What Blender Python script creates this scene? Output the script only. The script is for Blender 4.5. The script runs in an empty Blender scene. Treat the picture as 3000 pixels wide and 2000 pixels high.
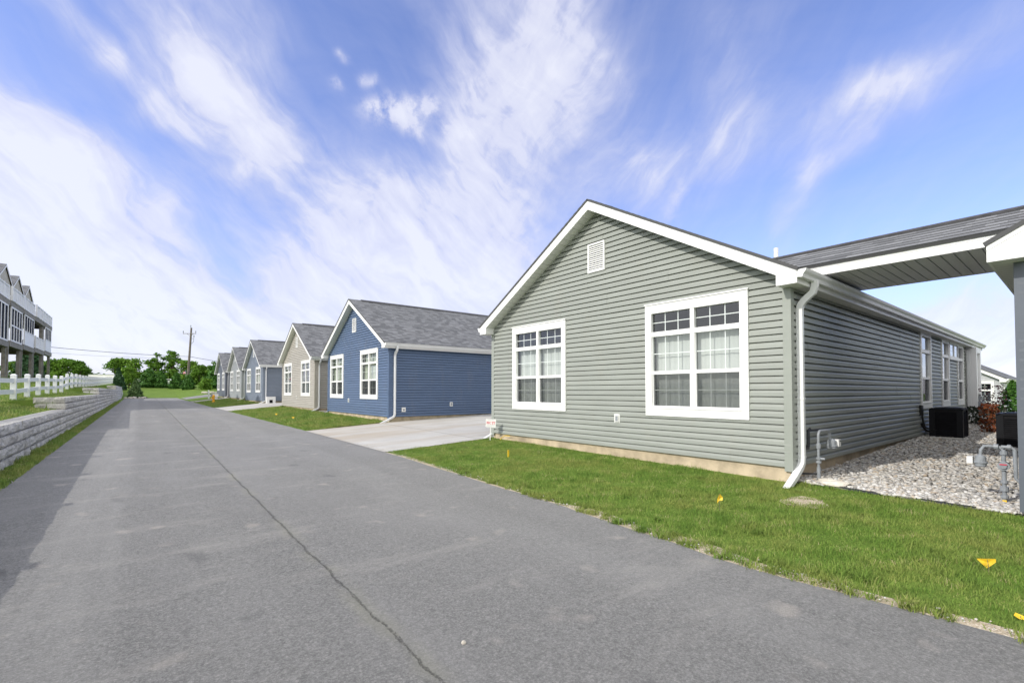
import bpy, bmesh, math, random
import numpy as np
R = math.radians
random.seed(7); rng = np.random.default_rng(11)
scene = bpy.context.scene
COL = scene.collection

# ------------------------------------------------------------------ camera
cam = bpy.data.cameras.new("camera"); camo = bpy.data.objects.new("camera", cam); COL.objects.link(camo)
cam.sensor_width = 36.0; cam.lens = 36.0 * 1361 / 3000
cam.shift_y = 112.0 / 3000; cam.clip_start = 0.05; cam.clip_end = 3000
camo.location = (0, 0, 1.4)
camo.rotation_euler = (R(90 + 1.4), 0, R(-38.69))
scene.camera = camo
scene.view_settings.view_transform = 'Standard'; scene.view_settings.look = 'None'
scene.view_settings.exposure = 0.0; scene.view_settings.gamma = 1.0
try:
    scene.cycles.use_denoising = True
    scene.cycles.max_bounces = 6; scene.cycles.transparent_max_bounces = 16
except Exception: pass

# ------------------------------------------------------------------ mesh helpers
class MB:
    def __init__(s): s.v = []; s.f = []; s.uv = None; s.map = None
    def P(s, p):
        s.v.append(s.map(*p) if s.map else tuple(p)); return len(s.v) - 1
    def poly(s, pts, uv=None):
        ids = [s.P(p) for p in pts]; s.f.append(ids)
        if uv is not None:
            if s.uv is None: s.uv = {}
            s.uv[len(s.f) - 1] = uv
    def box(s, x0, x1, y0, y1, z0, z1):
        i = [s.P(p) for p in ((x0,y0,z0),(x1,y0,z0),(x1,y1,z0),(x0,y1,z0),(x0,y0,z1),(x1,y0,z1),(x1,y1,z1),(x0,y1,z1))]
        for q in ((0,3,2,1),(4,5,6,7),(0,1,5,4),(1,2,6,5),(2,3,7,6),(3,0,4,7)): s.f.append([i[k] for k in q])
    def hexa(s, b, t):
        i = [s.P(p) for p in list(b) + list(t)]
        for q in ((0,3,2,1),(4,5,6,7),(0,1,5,4),(1,2,6,5),(2,3,7,6),(3,0,4,7)): s.f.append([i[k] for k in q])
    def prism(s, pts, d):                      # polygon pts (3d) pushed by vector d
        n = len(pts); a = [s.P(p) for p in pts]; b = [s.P((p[0]+d[0], p[1]+d[1], p[2]+d[2])) for p in pts]
        s.f.append(a[::-1]); s.f.append(b)
        for k in range(n): s.f.append([a[k], a[(k+1)%n], b[(k+1)%n], b[k]])
    def tube(s, pts, r, n=8, cap=True, rect=None):
        P = [np.array(p, float) for p in pts]; rings = []
        prev = None
        for k, p in enumerate(P):
            t = (P[min(k+1, len(P)-1)] - P[max(k-1, 0)]); t /= (np.linalg.norm(t) + 1e-9)
            if prev is None:
                a = np.array((0,0,1.0)) if abs(t[2]) < .9 else np.array((1.0,0,0))
                u = np.cross(a, t); u /= np.linalg.norm(u)
            else:
                u = prev - t * np.dot(prev, t); u /= (np.linalg.norm(u) + 1e-9)
            prev = u; w = np.cross(t, u)
            rr = r[k] if isinstance(r, (list, tuple)) else r
            ring = []
            if rect:
                for (a, b) in ((-1,-1),(1,-1),(1,1),(-1,1)):
                    ring.append(s.P(tuple(p + u*a*rect[0]/2 + w*b*rect[1]/2)))
            else:
                for j in range(n):
                    an = 2*math.pi*j/n; ring.append(s.P(tuple(p + rr*(u*math.cos(an) + w*math.sin(an)))))
            rings.append(ring)
        m = len(rings[0])
        for a, b in zip(rings, rings[1:]):
            for j in range(m): s.f.append([a[j], a[(j+1)%m], b[(j+1)%m], b[j]])
        if cap: s.f.append(rings[0][::-1]); s.f.append(rings[-1])
    def lathe(s, c, prof, n=16):
        rings = []
        for (r, z) in prof: rings.append([s.P((c[0]+r*math.cos(2*math.pi*j/n), c[1]+r*math.sin(2*math.pi*j/n), c[2]+z)) for j in range(n)])
        for a, b in zip(rings, rings[1:]):
            for j in range(n): s.f.append([a[j], a[(j+1)%n], b[(j+1)%n], b[j]])
        s.f.append(rings[0][::-1]); s.f.append(rings[-1])
    def grid(s, xs, ys, fz):
        idx = [[s.P((x, y, fz(x, y))) for x in xs] for y in ys]
        for j in range(len(ys)-1):
            for i in range(len(xs)-1): s.f.append([idx[j][i], idx[j][i+1], idx[j+1][i+1], idx[j+1][i]])
    def blob(s, c, rad, seed=0, sub=2, amt=.25, flat=1.0):
        bm = bmesh.new(); bmesh.ops.create_icosphere(bm, subdivisions=sub, radius=1)
        rr = random.Random(seed); off = [(rr.uniform(-1,1), rr.uniform(-1,1), rr.uniform(-1,1)) for _ in range(5)]
        b = len(s.v)
        for v in bm.verts:
            k = 1 + amt*sum(math.sin(3*(v.co.x*o[0]+v.co.y*o[1]+v.co.z*o[2])*2+o[0]*9) for o in off)/3
            s.P((c[0]+v.co.x*rad[0]*k, c[1]+v.co.y*rad[1]*k, c[2]+v.co.z*rad[2]*k*flat))
        for f in bm.faces: s.f.append([b+v.index for v in f.verts])
        bm.free()

def world_of(o):
    x = [0,0,0]
    while o: x = [x[k]+o.location[k] for k in range(3)]; o = o.parent
    return x
def tag(o, label=None, cat=None, group=None, kind=None):
    if label: o['label'] = label
    if cat: o['category'] = cat
    if group: o['group'] = group
    if kind: o['kind'] = kind
    return o
def thing(name, loc, label, cat, group=None):
    o = bpy.data.objects.new(name, None); COL.objects.link(o); o.location = loc; o.empty_display_size = .2
    return tag(o, label, cat, group)
def build(name, mb, mat, parent=None, smooth=False, local=False, loc=(0,0,0), recalc=True):
    me = bpy.data.meshes.new(name)
    v = np.array(mb.v, dtype=float)
    if parent is not None and not local: v = v - np.array(world_of(parent))
    elif parent is None: v = v - np.array(loc)
    me.from_pydata(v.tolist(), [], mb.f)
    if mb.uv:
        ul = me.uv_layers.new(name="UVMap"); d = ul.data
        for p in me.polygons:
            u = mb.uv.get(p.index)
            if u:
                for k, li in enumerate(p.loop_indices): d[li].uv = u[k]
    if recalc:
        bm = bmesh.new(); bm.from_mesh(me); bmesh.ops.recalc_face_normals(bm, faces=bm.faces); bm.to_mesh(me); bm.free()
    if smooth:
        for p in me.polygons: p.use_smooth = True
    me.materials.append(mat)
    o = bpy.data.objects.new(name, me); COL.objects.link(o)
    if parent is not None: o.parent = parent
    else: o.location = loc
    return o
def copy_tree(o, parent=None):
    c = o.copy(); COL.objects.link(c); c.parent = parent
    for ch in [x for x in bpy.data.objects if x.parent == o]: copy_tree(ch, c)
    return c

# ------------------------------------------------------------------ materials
def nodes(name):
    m = bpy.data.materials.new(name); m.use_nodes = True
    return m, m.node_tree.nodes, m.node_tree.links, m.node_tree.nodes['Principled BSDF']
class NT:
    """tiny node-math helper"""
    def __init__(s, tree): s.n = tree.nodes; s.l = tree.links
    def _in(s, sock, v):
        if hasattr(v, 'is_output'): s.l.new(v, sock)
        else: sock.default_value = v
    def m(s, op, a, b=0.0, c=None, clamp=False):
        x = s.n.new('ShaderNodeMath'); x.operation = op; x.use_clamp = clamp
        s._in(x.inputs[0], a); s._in(x.inputs[1], b)
        if c is not None: s._in(x.inputs[2], c)
        return x.outputs[0]
    def noise(s, vec, scale, detail=4, rough=.55, dist=0.0, out='Fac'):
        x = s.n.new('ShaderNodeTexNoise'); x.inputs['Scale'].default_value = scale; x.inputs['Detail'].default_value = detail
        x.inputs['Roughness'].default_value = rough; x.inputs['Distortion'].default_value = dist
        if vec is not None: s.l.new(vec, x.inputs['Vector'])
        return x.outputs[out]
    def ramp(s, fac, stops, interp='LINEAR'):
        x = s.n.new('ShaderNodeValToRGB'); x.color_ramp.interpolation = interp; s._in(x.inputs[0], fac)
        e = x.color_ramp.elements
        while len(e) < len(stops): e.new(.5)
        for k, (p, c) in enumerate(stops):
            e[k].position = p; e[k].color = (c, c, c, 1) if isinstance(c, (int, float)) else (*c, 1)
        return x.outputs[0]
    def mix(s, fac, a, b, mode='MIX'):
        x = s.n.new('ShaderNodeMix'); x.data_type = 'RGBA'; x.blend_type = mode
        s._in(x.inputs[0], fac)
        for sock, v in ((x.inputs[6], a), (x.inputs[7], b)):
            if isinstance(v, tuple): sock.default_value = (*v, 1) if len(v) == 3 else v
            else: s._in(sock, v)
        return x.outputs[2]
    def mapping(s, vec, scale=(1,1,1), rot=(0,0,0), loc=(0,0,0)):
        x = s.n.new('ShaderNodeMapping'); s.l.new(vec, x.inputs[0])
        x.inputs['Scale'].default_value = scale; x.inputs['Rotation'].default_value = rot; x.inputs['Location'].default_value = loc
        return x.outputs[0]
    def obj(s): return s.n.new('ShaderNodeTexCoord').outputs['Object']
    def pos(s): return s.n.new('ShaderNodeNewGeometry').outputs['Position']
    def island(s): return s.n.new('ShaderNodeNewGeometry').outputs['Random Per Island']
    def sep(s, vec):
        x = s.n.new('ShaderNodeSeparateXYZ'); s.l.new(vec, x.inputs[0]); return x.outputs
    def bump(s, h, strength, dist, bsdf):
        x = s.n.new('ShaderNodeBump'); x.inputs['Strength'].default_value = strength; x.inputs['Distance'].default_value = dist
        s.l.new(h, x.inputs['Height']); s.l.new(x.outputs[0], bsdf.inputs['Normal'])
def sc(c, k): return tuple(min(1, x*k) for x in c)
def plain(name, c, rough=.6, var=.12, scale=6.0, bump=0.0, bscale=60.0, metal=0.0, spec=.4):
    m, n, l, b = nodes(name); t = NT(m.node_tree); o = t.pos()
    f = t.noise(o, scale, 5)
    l.new(t.ramp(f, [(.3, sc(c, 1-var)), (.7, sc(c, 1+var))]), b.inputs['Base Color'])
    b.inputs['Roughness'].default_value = rough; b.inputs['Metallic'].default_value = metal
    b.inputs['Specular IOR Level'].default_value = spec
    if bump: t.bump(t.noise(o, bscale, 3), bump, .01, b)
    return m
def vinyl(name, c):
    m, n, l, b = nodes(name); t = NT(m.node_tree); o = t.pos()
    f = t.noise(t.mapping(o, (.5, .5, 2.5)), 2.2, 4)
    base = t.ramp(f, [(.3, sc(c, .93)), (.7, sc(c, 1.06))])
    isl = t.island()
    base = t.mix(t.m('MULTIPLY', isl, .30), base, sc(c, .78))
    z = t.sep(o)[2]
    dirt = t.noise(t.mapping(o, (1, 1, .35)), 3.0, 6, .7)
    fac = t.m('MULTIPLY', t.ramp(dirt, [(.52, 0.0), (.75, 1.0)]), .13)
    l.new(t.mix(fac, base, (.33, .29, .22)), b.inputs['Base Color'])
    b.inputs['Roughness'].default_value = .46; b.inputs['Specular IOR Level'].default_value = .35
    t.bump(t.m('ADD', t.m('MULTIPLY', t.noise(t.mapping(o, (6, 6, 60)), 4.0, 3), .15), t.noise(t.mapping(o, (1, 1, 3)), 1.6, 2)), .35, .02, b)
    return m
WHITE = plain('white_vinyl_trim', (.80, .80, .79), .45, .02, 3)
WHITE2 = plain('white_gutter_metal', (.76, .77, .77), .35, .03, 2)
SOFFIT_M, n_, l_, b_ = nodes('white_vented_soffit'); t_ = NT(SOFFIT_M.node_tree)
_p = t_.sep(t_.pos())
_s = t_.m('FRACT', t_.m('MULTIPLY', _p[1], 1/.135)); _s2 = t_.m('FRACT', t_.m('MULTIPLY', _p[0], 1/.135))
_n = t_.n.new('ShaderNodeNewGeometry').outputs['Normal']
l_.new(t_.ramp(_s, [(0, (.35,.35,.34)), (.06, (.68,.68,.66)), (.94, (.70,.70,.68)), (1, (.35,.35,.34))]), b_.inputs['Base Color'])
SOFFIT_X = SOFFIT_M
SOFFIT_Y, n_, l_, b_ = nodes('white_vented_soffit_side'); t_ = NT(SOFFIT_Y.node_tree)
_s2 = t_.m('FRACT', t_.m('MULTIPLY', t_.sep(t_.pos())[0], 1/.135))
l_.new(t_.ramp(_s2, [(0, (.35,.35,.34)), (.06, (.68,.68,.66)), (.94, (.70,.70,.68)), (1, (.35,.35,.34))]), b_.inputs['Base Color'])
SOFFIT_D = plain('ribbed_soffit_panel', (.66, .66, .655), .5, .03, 3)
FOUND = plain('tan_concrete_foundation', (.47, .385, .27), .85, .34, 2.6, .5, 30)
CONC = plain('grey_concrete_slab', (.50, .49, .45), .85, .08, 2, .3, 60)
BLACKM = plain('black_enamel_metal', (.006, .0065, .009), .5, .2, 5, 0, 60, 0, .25)
LOUV = plain('matte_black_louver', (.012, .012, .014), .8, .2, 9, 0, 60, 0, .08)
BLACKF = plain('dark_condenser_coil', (.006, .006, .007), .6, .3, 40)
GALV = plain('grey_painted_pipe', (.27, .29, .31), .45, .15, 18, .2, 80)
DARKPIPE = plain('dark_iron_pipe', (.035, .037, .042), .5, .2, 20)
RUBBER = plain('black_rubber_hose', (.012, .012, .012), .5, .1, 9)
PLASTIC = plain('white_plastic', (.75, .75, .73), .4, .04, 8)
YELLOW = plain('yellow_marker_film', (.80, .52, .03), .5, .1, 20)
WIREM = plain('thin_wire', (.10, .10, .10), .5, .1, 10)
RED = plain('red_print', (.62, .02, .06), .5, .05, 9)
GREYP = plain('grey_print', (.42, .42, .42), .6, .05, 9)
ROCKM = plain('pale_limestone', (.56, .52, .45), .9, .2, 9, .6, 40)
BARK = plain('tree_bark', (.12, .09, .065), .9, .3, 12, .6, 40)
WOOD = plain('weathered_grey_timber', (.25, .235, .205), .85, .3, 4, .4, 30)
POLEM = plain('weathered_utility_pole', (.16, .135, .115), .85, .25, 3, .3, 30)
ROOMM = plain('dark_room', (.065, .066, .066), .9, .4, 1.5)
HYDM = plain('yellow_hydrant_paint', (.75, .36, .02), .4, .1, 12)
MULCH = plain('dark_mulch', (.045, .03, .022), .95, .4, 20, .8, 40)

def glass_mat(name, tint=(.93, .96, .95), refl=.85):
    m = bpy.data.materials.new(name); m.use_nodes = True; n = m.node_tree.nodes; l = m.node_tree.links; n.clear()
    out = n.new('ShaderNodeOutputMaterial'); mx = n.new('ShaderNodeMixShader'); tr = n.new('ShaderNodeBsdfTransparent'); gl = n.new('ShaderNodeBsdfGlossy')
    tr.inputs[0].default_value = (*tint, 1); gl.inputs['Roughness'].default_value = .015; gl.inputs['Color'].default_value = (.95, .97, 1, 1)
    fr = n.new('ShaderNodeLayerWeight'); fr.inputs[0].default_value = .5
    pw = n.new('ShaderNodeMath'); pw.operation = 'POWER'; pw.inputs[1].default_value = 4.0; l.new(fr.outputs['Facing'], pw.inputs[0])
    mt = n.new('ShaderNodeMath'); mt.operation = 'MULTIPLY_ADD'; mt.inputs[1].default_value = refl; mt.inputs[2].default_value = .075
    l.new(pw.outputs[0], mt.inputs[0]); l.new(mt.outputs[0], mx.inputs[0]); l.new(tr.outputs[0], mx.inputs[1]); l.new(gl.outputs[0], mx.inputs[2]); l.new(mx.outputs[0], out.inputs[0])
    return m
GLASS = glass_mat('window_glass')
def screen_mat(name, c, opac):
    m = bpy.data.materials.new(name); m.use_nodes = True; n = m.node_tree.nodes; l = m.node_tree.links; n.clear()
    out = n.new('ShaderNodeOutputMaterial'); mx = n.new('ShaderNodeMixShader'); tr = n.new('ShaderNodeBsdfTransparent'); df = n.new('ShaderNodeBsdfDiffuse')
    df.inputs[0].default_value = (*c, 1); mx.inputs[0].default_value = opac
    l.new(tr.outputs[0], mx.inputs[1]); l.new(df.outputs[0], mx.inputs[2]); l.new(mx.outputs[0], out.inputs[0]); return m
SCREEN = screen_mat('insect_screen', (.07, .075, .08), .42)
SCREEN_D = screen_mat('dark_porch_screen', (.022, .027, .042), .94)
def blind_mat(name, c):
    m, n, l, b = nodes(name); t = NT(m.node_tree); o = t.pos()
    w = t.n.new('ShaderNodeTexWave'); w.wave_type = 'BANDS'; w.bands_direction = 'DIAGONAL'
    l.new(t.mapping(o, (1, 1, 0)), w.inputs[0]); w.inputs['Scale'].default_value = 4.5; w.inputs['Distortion'].default_value = 1.5; w.inputs['Detail Scale'].default_value = .6
    l.new(t.ramp(w.outputs['Fac'], [(0, sc(c, .93)), (.5, c), (1, sc(c, .97))]), b.inputs['Base Color'])
    b.inputs['Roughness'].default_value = .9
    t.bump(w.outputs['Fac'], .25, .008, b)
    return m
BLIND_W = blind_mat('white_window_blind', (.50, .515, .495))
BLIND_G = blind_mat('sage_curtain', (.46, .49, .40))
BLIND_D = blind_mat('dark_curtain', (.05, .055, .07))
BLIND_N = blind_mat('navy_curtain', (.025, .028, .045))
BLIND_B = blind_mat('pale_grey_blind', (.62, .66, .70))

def shingle_mat():
    m, n, l, b = nodes('grey_architectural_shingles'); t = NT(m.node_tree)
    uv = t.n.new('ShaderNodeUVMap'); uv.uv_map = 'UVMap'; u = uv.outputs[0]
    br = t.n.new('ShaderNodeTexBrick'); l.new(u, br.inputs['Vector'])
    br.inputs['Scale'].default_value = 1.0; br.inputs['Brick Width'].default_value = .2; br.inputs['Row Height'].default_value = .143
    br.inputs['Mortar Size'].default_value = .0015; br.inputs['Bias'].default_value = 0
    br.inputs['Color1'].default_value = (.125, .13, .14, 1); br.inputs['Color2'].default_value = (.27, .277, .292, 1); br.inputs['Mortar'].default_value = (.07, .07, .072, 1)
    br.offset = .37; br.offset_frequency = 2; br.squash = 1.25; br.squash_frequency = 3
    g = t.noise(u, 160, 3, .7); big = t.noise(u, .8, 4)
    c = t.mix(.18, br.outputs['Color'], t.ramp(g, [(.3, (.10, .102, .108)), (.75, (.29, .295, .305))]))
    c = t.mix(t.m('MULTIPLY', t.ramp(big, [(.4, 0.), (.7, 1.)]), .2), c, (.15, .15, .15))
    l.new(c, b.inputs['Base Color']); b.inputs['Roughness'].default_value = .92; b.inputs['Specular IOR Level'].default_value = .2
    t.bump(g, .5, .006, b)
    return m
SHINGLE = shingle_mat()
RIDGE = plain('dark_ridge_shingle', (.07, .07, .075), .9, .3, 8)

def asphalt_mat():
    m, n, l, b = nodes('worn_asphalt'); t = NT(m.node_tree); o = t.pos(); x, y, z = t.sep(o)
    fine = t.noise(o, 85, 5, .9); med = t.noise(o, 24, 6, .85); big = t.noise(t.mapping(o, (1, .35, 1)), .9, 5, .6)
    vor = t.n.new('ShaderNodeTexVoronoi'); vor.inputs['Scale'].default_value = 70; l.new(o, vor.inputs['Vector'])
    base = t.ramp(fine, [(.36, (.052, .051, .049)), (.5, (.192, .190, .182)), (.64, (.50, .49, .465))])
    base = t.mix(.45, base, t.ramp(med, [(.36, (.10, .10, .097)), (.64, (.29, .29, .28))]))
    stone = t.ramp(t.sep(vor.outputs['Color'])[0], [(.90, 0.), (.97, 1.)])
    base = t.mix(t.m('MULTIPLY', stone, .22), base, (.50, .48, .45))
    base = t.mix(t.m('MULTIPLY', t.ramp(big, [(.45, 0.), (.75, 1.)]), .45), base, (.29, .285, .278))
    # polished wheel paths
    wob = t.m('MULTIPLY_ADD', t.noise(t.mapping(o, (0, .25, 0)), 1.0, 3), .5, -.25)
    def band(cx, w, amt):
        d = t.m('ABSOLUTE', t.m('SUBTRACT', t.m('ADD', x, wob), cx))
        return t.m('MULTIPLY', t.ramp(t.m('DIVIDE', d, w), [(.0, 1.), (.55, .75), (1., 0.)], 'EASE'), amt)
    streak = t.noise(t.mapping(o, (4, .25, 1)), 2.0, 5, .65)
    wp = t.m('ADD', band(-.42, .42, .34), t.m('ADD', band(2.95, .4, .16), band(.55, .35, .08)))
    wp = t.m('MULTIPLY', wp, t.ramp(streak, [(.25, .25), (.65, 1.)]))
    base = t.mix(wp, base, (.39, .385, .37))
    # dusty drag marks across the lane
    dust = t.noise(t.mapping(o, (.35, 1.2, 1)), 1.3, 6, .7)
    base = t.mix(t.m('MULTIPLY', t.ramp(dust, [(.53, 0.), (.70, 1.)]), .5), base, (.37, .355, .33))
    spots = t.noise(o, 2.6, 2, .4)
    base = t.mix(t.m('MULTIPLY', t.ramp(spots, [(.66, 0.), (.75, 1.)]), .5), base, (.42, .385, .345))
    oil = t.noise(t.mapping(o, (1, .7, 1), (0, 0, .4), (9, 3, 0)), 1.7, 3, .5)
    base = t.mix(t.m('MULTIPLY', t.ramp(oil, [(.66, 0.), (.76, 1.)]), .45), base, (.065, .066, .07))
    # paving seam with its crack
    cw = t.m('MULTIPLY_ADD', t.noise(t.mapping(o, (0, 1, 0)), 2.2, 5, .7), .10, -.05)
    cw2 = t.m('MULTIPLY_ADD', t.noise(t.mapping(o, (0, 1, 0), (0, 0, 0), (0, 5, 0)), 22, 3, .7), .035, -.0175)
    sx = t.m('SUBTRACT', t.m('ADD', t.m('ADD', x, cw), cw2), t.m('MULTIPLY_ADD', y, .0065, 1.14))
    d = t.m('ABSOLUTE', sx)
    cwid = t.m('MULTIPLY_ADD', t.noise(t.mapping(o, (0, 1, 0)), 5, 4, .7), .030, -.0085)
    crack = t.m('MULTIPLY', t.m('LESS_THAN', d, t.m('MULTIPLY', cwid, 1.5)), t.ramp(t.noise(o, 48, 3, .7), [(.42, 0.), (.56, 1.)]))
    halo = t.m('MULTIPLY', t.ramp(t.m('DIVIDE', d, .11), [(0., 1.), (1., 0.)]), t.ramp(t.noise(t.mapping(o, (1, .5, 1)), 3, 4), [(.45, 0.), (.7, .7)]))
    base = t.mix(halo, base, (.30, .295, .235))
    dk = t.m('MULTIPLY', t.ramp(t.m('DIVIDE', d, .06), [(0., 1.), (1., 0.)]), .15)
    base = t.mix(dk, base, (.10, .10, .096))
    base = t.mix(t.m('MULTIPLY', crack, .5), base, (.028, .03, .024))
    # the lane right of the seam was laid separately and is a touch lighter
    base = t.mix(t.m('MULTIPLY', t.m('GREATER_THAN', sx, 0.0), .10), base, (.32, .315, .31))
    l.new(base, b.inputs['Base Color']); b.inputs['Roughness'].default_value = .88; b.inputs['Specular IOR Level'].default_value = .3
    h = t.m('SUBTRACT', t.m('ADD', fine, t.m('MULTIPLY', med, .6)), t.m('MULTIPLY', crack, 1.5))
    t.bump(h, .9, .010, b)
    return m
ASPHALT = asphalt_mat()

def drive_mat():
    m, n, l, b = nodes('broom_finished_concrete'); t = NT(m.node_tree); o = t.pos(); x, y, z = t.sep(o)
    base = t.ramp(t.noise(o, 1.2, 6, .6), [(.3, (.40, .39, .365)), (.7, (.51, .50, .47))])
    run = t.noise(t.mapping(o, (.10, .8, 1)), 1.3, 5, .6)
    base = t.mix(t.m('MULTIPLY', t.ramp(run, [(.46, 0.), (.62, 1.)]), .75), base, (.36, .295, .21))
    base = t.mix(.18, base, t.ramp(t.noise(o, 120, 3, .7), [(.3, (.25, .24, .22)), (.7, (.7, .68, .64))]))
    j = t.m('ABSOLUTE', t.m('SUBTRACT', t.m('FRACT', t.m('DIVIDE', t.m('ADD', x, .6), 3.0)), .5))
    jl = t.m('LESS_THAN', j, .004)
    l.new(t.mix(t.m('MULTIPLY', jl, .8), base, (.12, .11, .09)), b.inputs['Base Color'])
    b.inputs['Roughness'].default_value = .85
    t.bump(t.noise(t.mapping(o, (3, 60, 1)), 2, 3), .25, .004, b)
    return m
DRIVE = drive_mat()

def ground_mat():
    m, n, l, b = nodes('lawn_ground'); t = NT(m.node_tree); o = t.pos()
    a = t.noise(o, .8, 6, .6); f = t.noise(o, 30, 4, .7); p = t.noise(o, 3.5, 5, .6)
    g = t.ramp(a, [(.3, (.105, .185, .03)), (.5, (.155, .25, .04)), (.72, (.22, .30, .06))])
    g = t.mix(.5, g, t.ramp(f, [(.3, (.055, .095, .018)), (.7, (.18, .255, .055))]))
    g = t.mix(t.m('MULTIPLY', t.ramp(p, [(.6, 0.), (.75, 1.)]), .4), g, (.19, .17, .06))
    l.new(g, b.inputs['Base Color']); b.inputs['Roughness'].default_value = .95; b.inputs['Specular IOR Level'].default_value = .1
    t.bump(f, 1.0, .03, b)
    return m
GROUND = ground_mat()
def blade_mat():
    m, n, l, b = nodes('grass_blades'); t = NT(m.node_tree); o = t.pos()
    at = t.n.new('ShaderNodeAttribute'); at.attribute_name = 'rnd'; r = at.outputs['Fac']
    big = t.noise(o, .9, 5, .6); sm = t.noise(o, 5, 3)
    g = t.ramp(r, [(0., (.09, .185, .026)), (.42, (.175, .30, .045)), (.75, (.28, .39, .08)), (.91, (.40, .42, .14)), (1., (.56, .48, .27))])
    g = t.mix(t.m('MULTIPLY', t.ramp(big, [(.44, 0.), (.60, 1.)]), .6), g, (.35, .37, .10))
    g = t.mix(t.m('MULTIPLY', t.ramp(sm, [(.5, 0.), (.7, 1.)]), .45), g, (.10, .20, .028))
    l.new(g, b.inputs['Base Color']); b.inputs['Roughness'].default_value = .6; b.inputs['Specular IOR Level'].default_value = .25
    ge = t.n.new('ShaderNodeNewGeometry'); va = t.n.new('ShaderNodeVectorMath'); va.operation = 'SCALE'; l.new(ge.outputs['Normal'], va.inputs[0]); va.inputs[3].default_value = .55
    vb = t.n.new('ShaderNodeVectorMath'); vb.operation = 'ADD'; l.new(va.outputs[0], vb.inputs[0]); vb.inputs[1].default_value = (0, 0, .75)
    vn = t.n.new('ShaderNodeVectorMath'); vn.operation = 'NORMALIZE'; l.new(vb.outputs[0], vn.inputs[0]); l.new(vn.outputs[0], b.inputs['Normal'])
    # thin leaves let some light through
    tl = t.n.new('ShaderNodeBsdfTranslucent'); l.new(g, tl.inputs[0]); mx = t.n.new('ShaderNodeMixShader'); mx.inputs[0].default_value = .3
    out = [k for k in n if k.type == 'OUTPUT_MATERIAL'][0]
    l.new(b.outputs[0], mx.inputs[1]); l.new(tl.outputs[0], mx.inputs[2]); l.new(mx.outputs[0], out.inputs[0])
    return m
BLADE = blade_mat()
def leaf_mat(name, dark, mid, light, tr=.3):
    m, n, l, b = nodes(name); t = NT(m.node_tree)
    g = t.ramp(t.island(), [(0., dark), (.55, mid), (1., light)])
    g = t.mix(t.m('MULTIPLY', t.noise(t.obj(), .5, 3), .5), g, mid)
    l.new(g, b.inputs['Base Color']); b.inputs['Roughness'].default_value = .6; b.inputs['Specular IOR Level'].default_value = .2
    tl = t.n.new('ShaderNodeBsdfTranslucent'); l.new(g, tl.inputs[0]); mx = t.n.new('ShaderNodeMixShader'); mx.inputs[0].default_value = tr
    out = [k for k in n if k.type == 'OUTPUT_MATERIAL'][0]
    l.new(b.outputs[0], mx.inputs[1]); l.new(tl.outputs[0], mx.inputs[2]); l.new(mx.outputs[0], out.inputs[0])
    return m
LEAF = leaf_mat('broadleaf_foliage', (.05, .11, .014), (.10, .21, .024), (.18, .30, .045))
LEAF2 = leaf_mat('light_broadleaf_foliage', (.07, .15, .018), (.14, .27, .03), (.22, .35, .055))
NEEDLE = leaf_mat('dark_spruce_needles', (.018, .05, .022), (.04, .095, .038), (.07, .14, .05), .1)
NEEDLE2 = leaf_mat('green_juniper_foliage', (.026, .085, .014), (.06, .16, .024), (.11, .23, .038), .15)
NEEDLE3 = leaf_mat('young_spruce_needles', (.045, .09, .035), (.09, .16, .05), (.15, .23, .075), .1)
MAPLE = leaf_mat('red_maple_leaves', (.10, .025, .014), (.22, .065, .028), (.36, .14, .055))
DARKLEAF = leaf_mat('dark_shrub_leaves', (.012, .02, .012), (.03, .045, .022), (.10, .11, .09))
PURPLE = leaf_mat('purple_leaves', (.04, .02, .025), (.09, .04, .05), (.16, .09, .09))

def gravel_mat():
    m, n, l, b = nodes('river_gravel_stones'); t = NT(m.node_tree)
    c = t.ramp(t.island(), [(0., (.12, .12, .12)), (.14, (.24, .235, .23)), (.32, (.42, .40, .37)), (.50, (.56, .53, .48)), (.60, (.38, .28, .18)), (.70, (.60, .585, .56)), (.88, (.72, .71, .69)), (1., (.27, .28, .30))], 'LINEAR')
    c = t.mix(.25, c, t.ramp(t.noise(t.pos(), 40, 4), [(.3, (.3, .27, .22)), (.7, (.8, .77, .7))]))
    l.new(c, b.inputs['Base Color']); b.inputs['Roughness'].default_value = .8
    return m
GRAVEL = gravel_mat()
def gravelbed_mat():
    m, n, l, b = nodes('gravel_bed_base'); t = NT(m.node_tree); o = t.pos()
    v = t.n.new('ShaderNodeTexVoronoi'); v.inputs['Scale'].default_value = 16; l.new(o, v.inputs['Vector'])
    l.new(t.mix(.5, t.ramp(t.sep(v.outputs['Color'])[0], [(0, (.14, .13, .12)), (1, (.55, .52, .46))]), t.ramp(v.outputs['Distance'], [(0., (.4, .38, .34)), (.8, (.04, .04, .04))])), b.inputs['Base Color'])
    t.bump(v.outputs['Distance'], 1.0, -.03, b); b.inputs['Roughness'].default_value = .9
    return m
GBED = gravelbed_mat()
def sand_mat():
    m, n, l, b = nodes('sandy_soil_edge'); t = NT(m.node_tree); o = t.pos()
    c = t.ramp(t.noise(o, 60, 4, .8), [(.3, (.26, .20, .13)), (.5, (.52, .43, .31)), (.68, (.80, .74, .63))])
    c = t.mix(t.m('MULTIPLY', t.ramp(t.noise(o, 4, 4), [(.4, 0.), (.7, 1.)]), .4), c, (.22, .19, .11))
    l.new(c, b.inputs['Base Color']); b.inputs['Roughness'].default_value = .95; t.bump(t.noise(o, 90, 3), 1, .01, b)
    return m
SAND = sand_mat()
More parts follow.
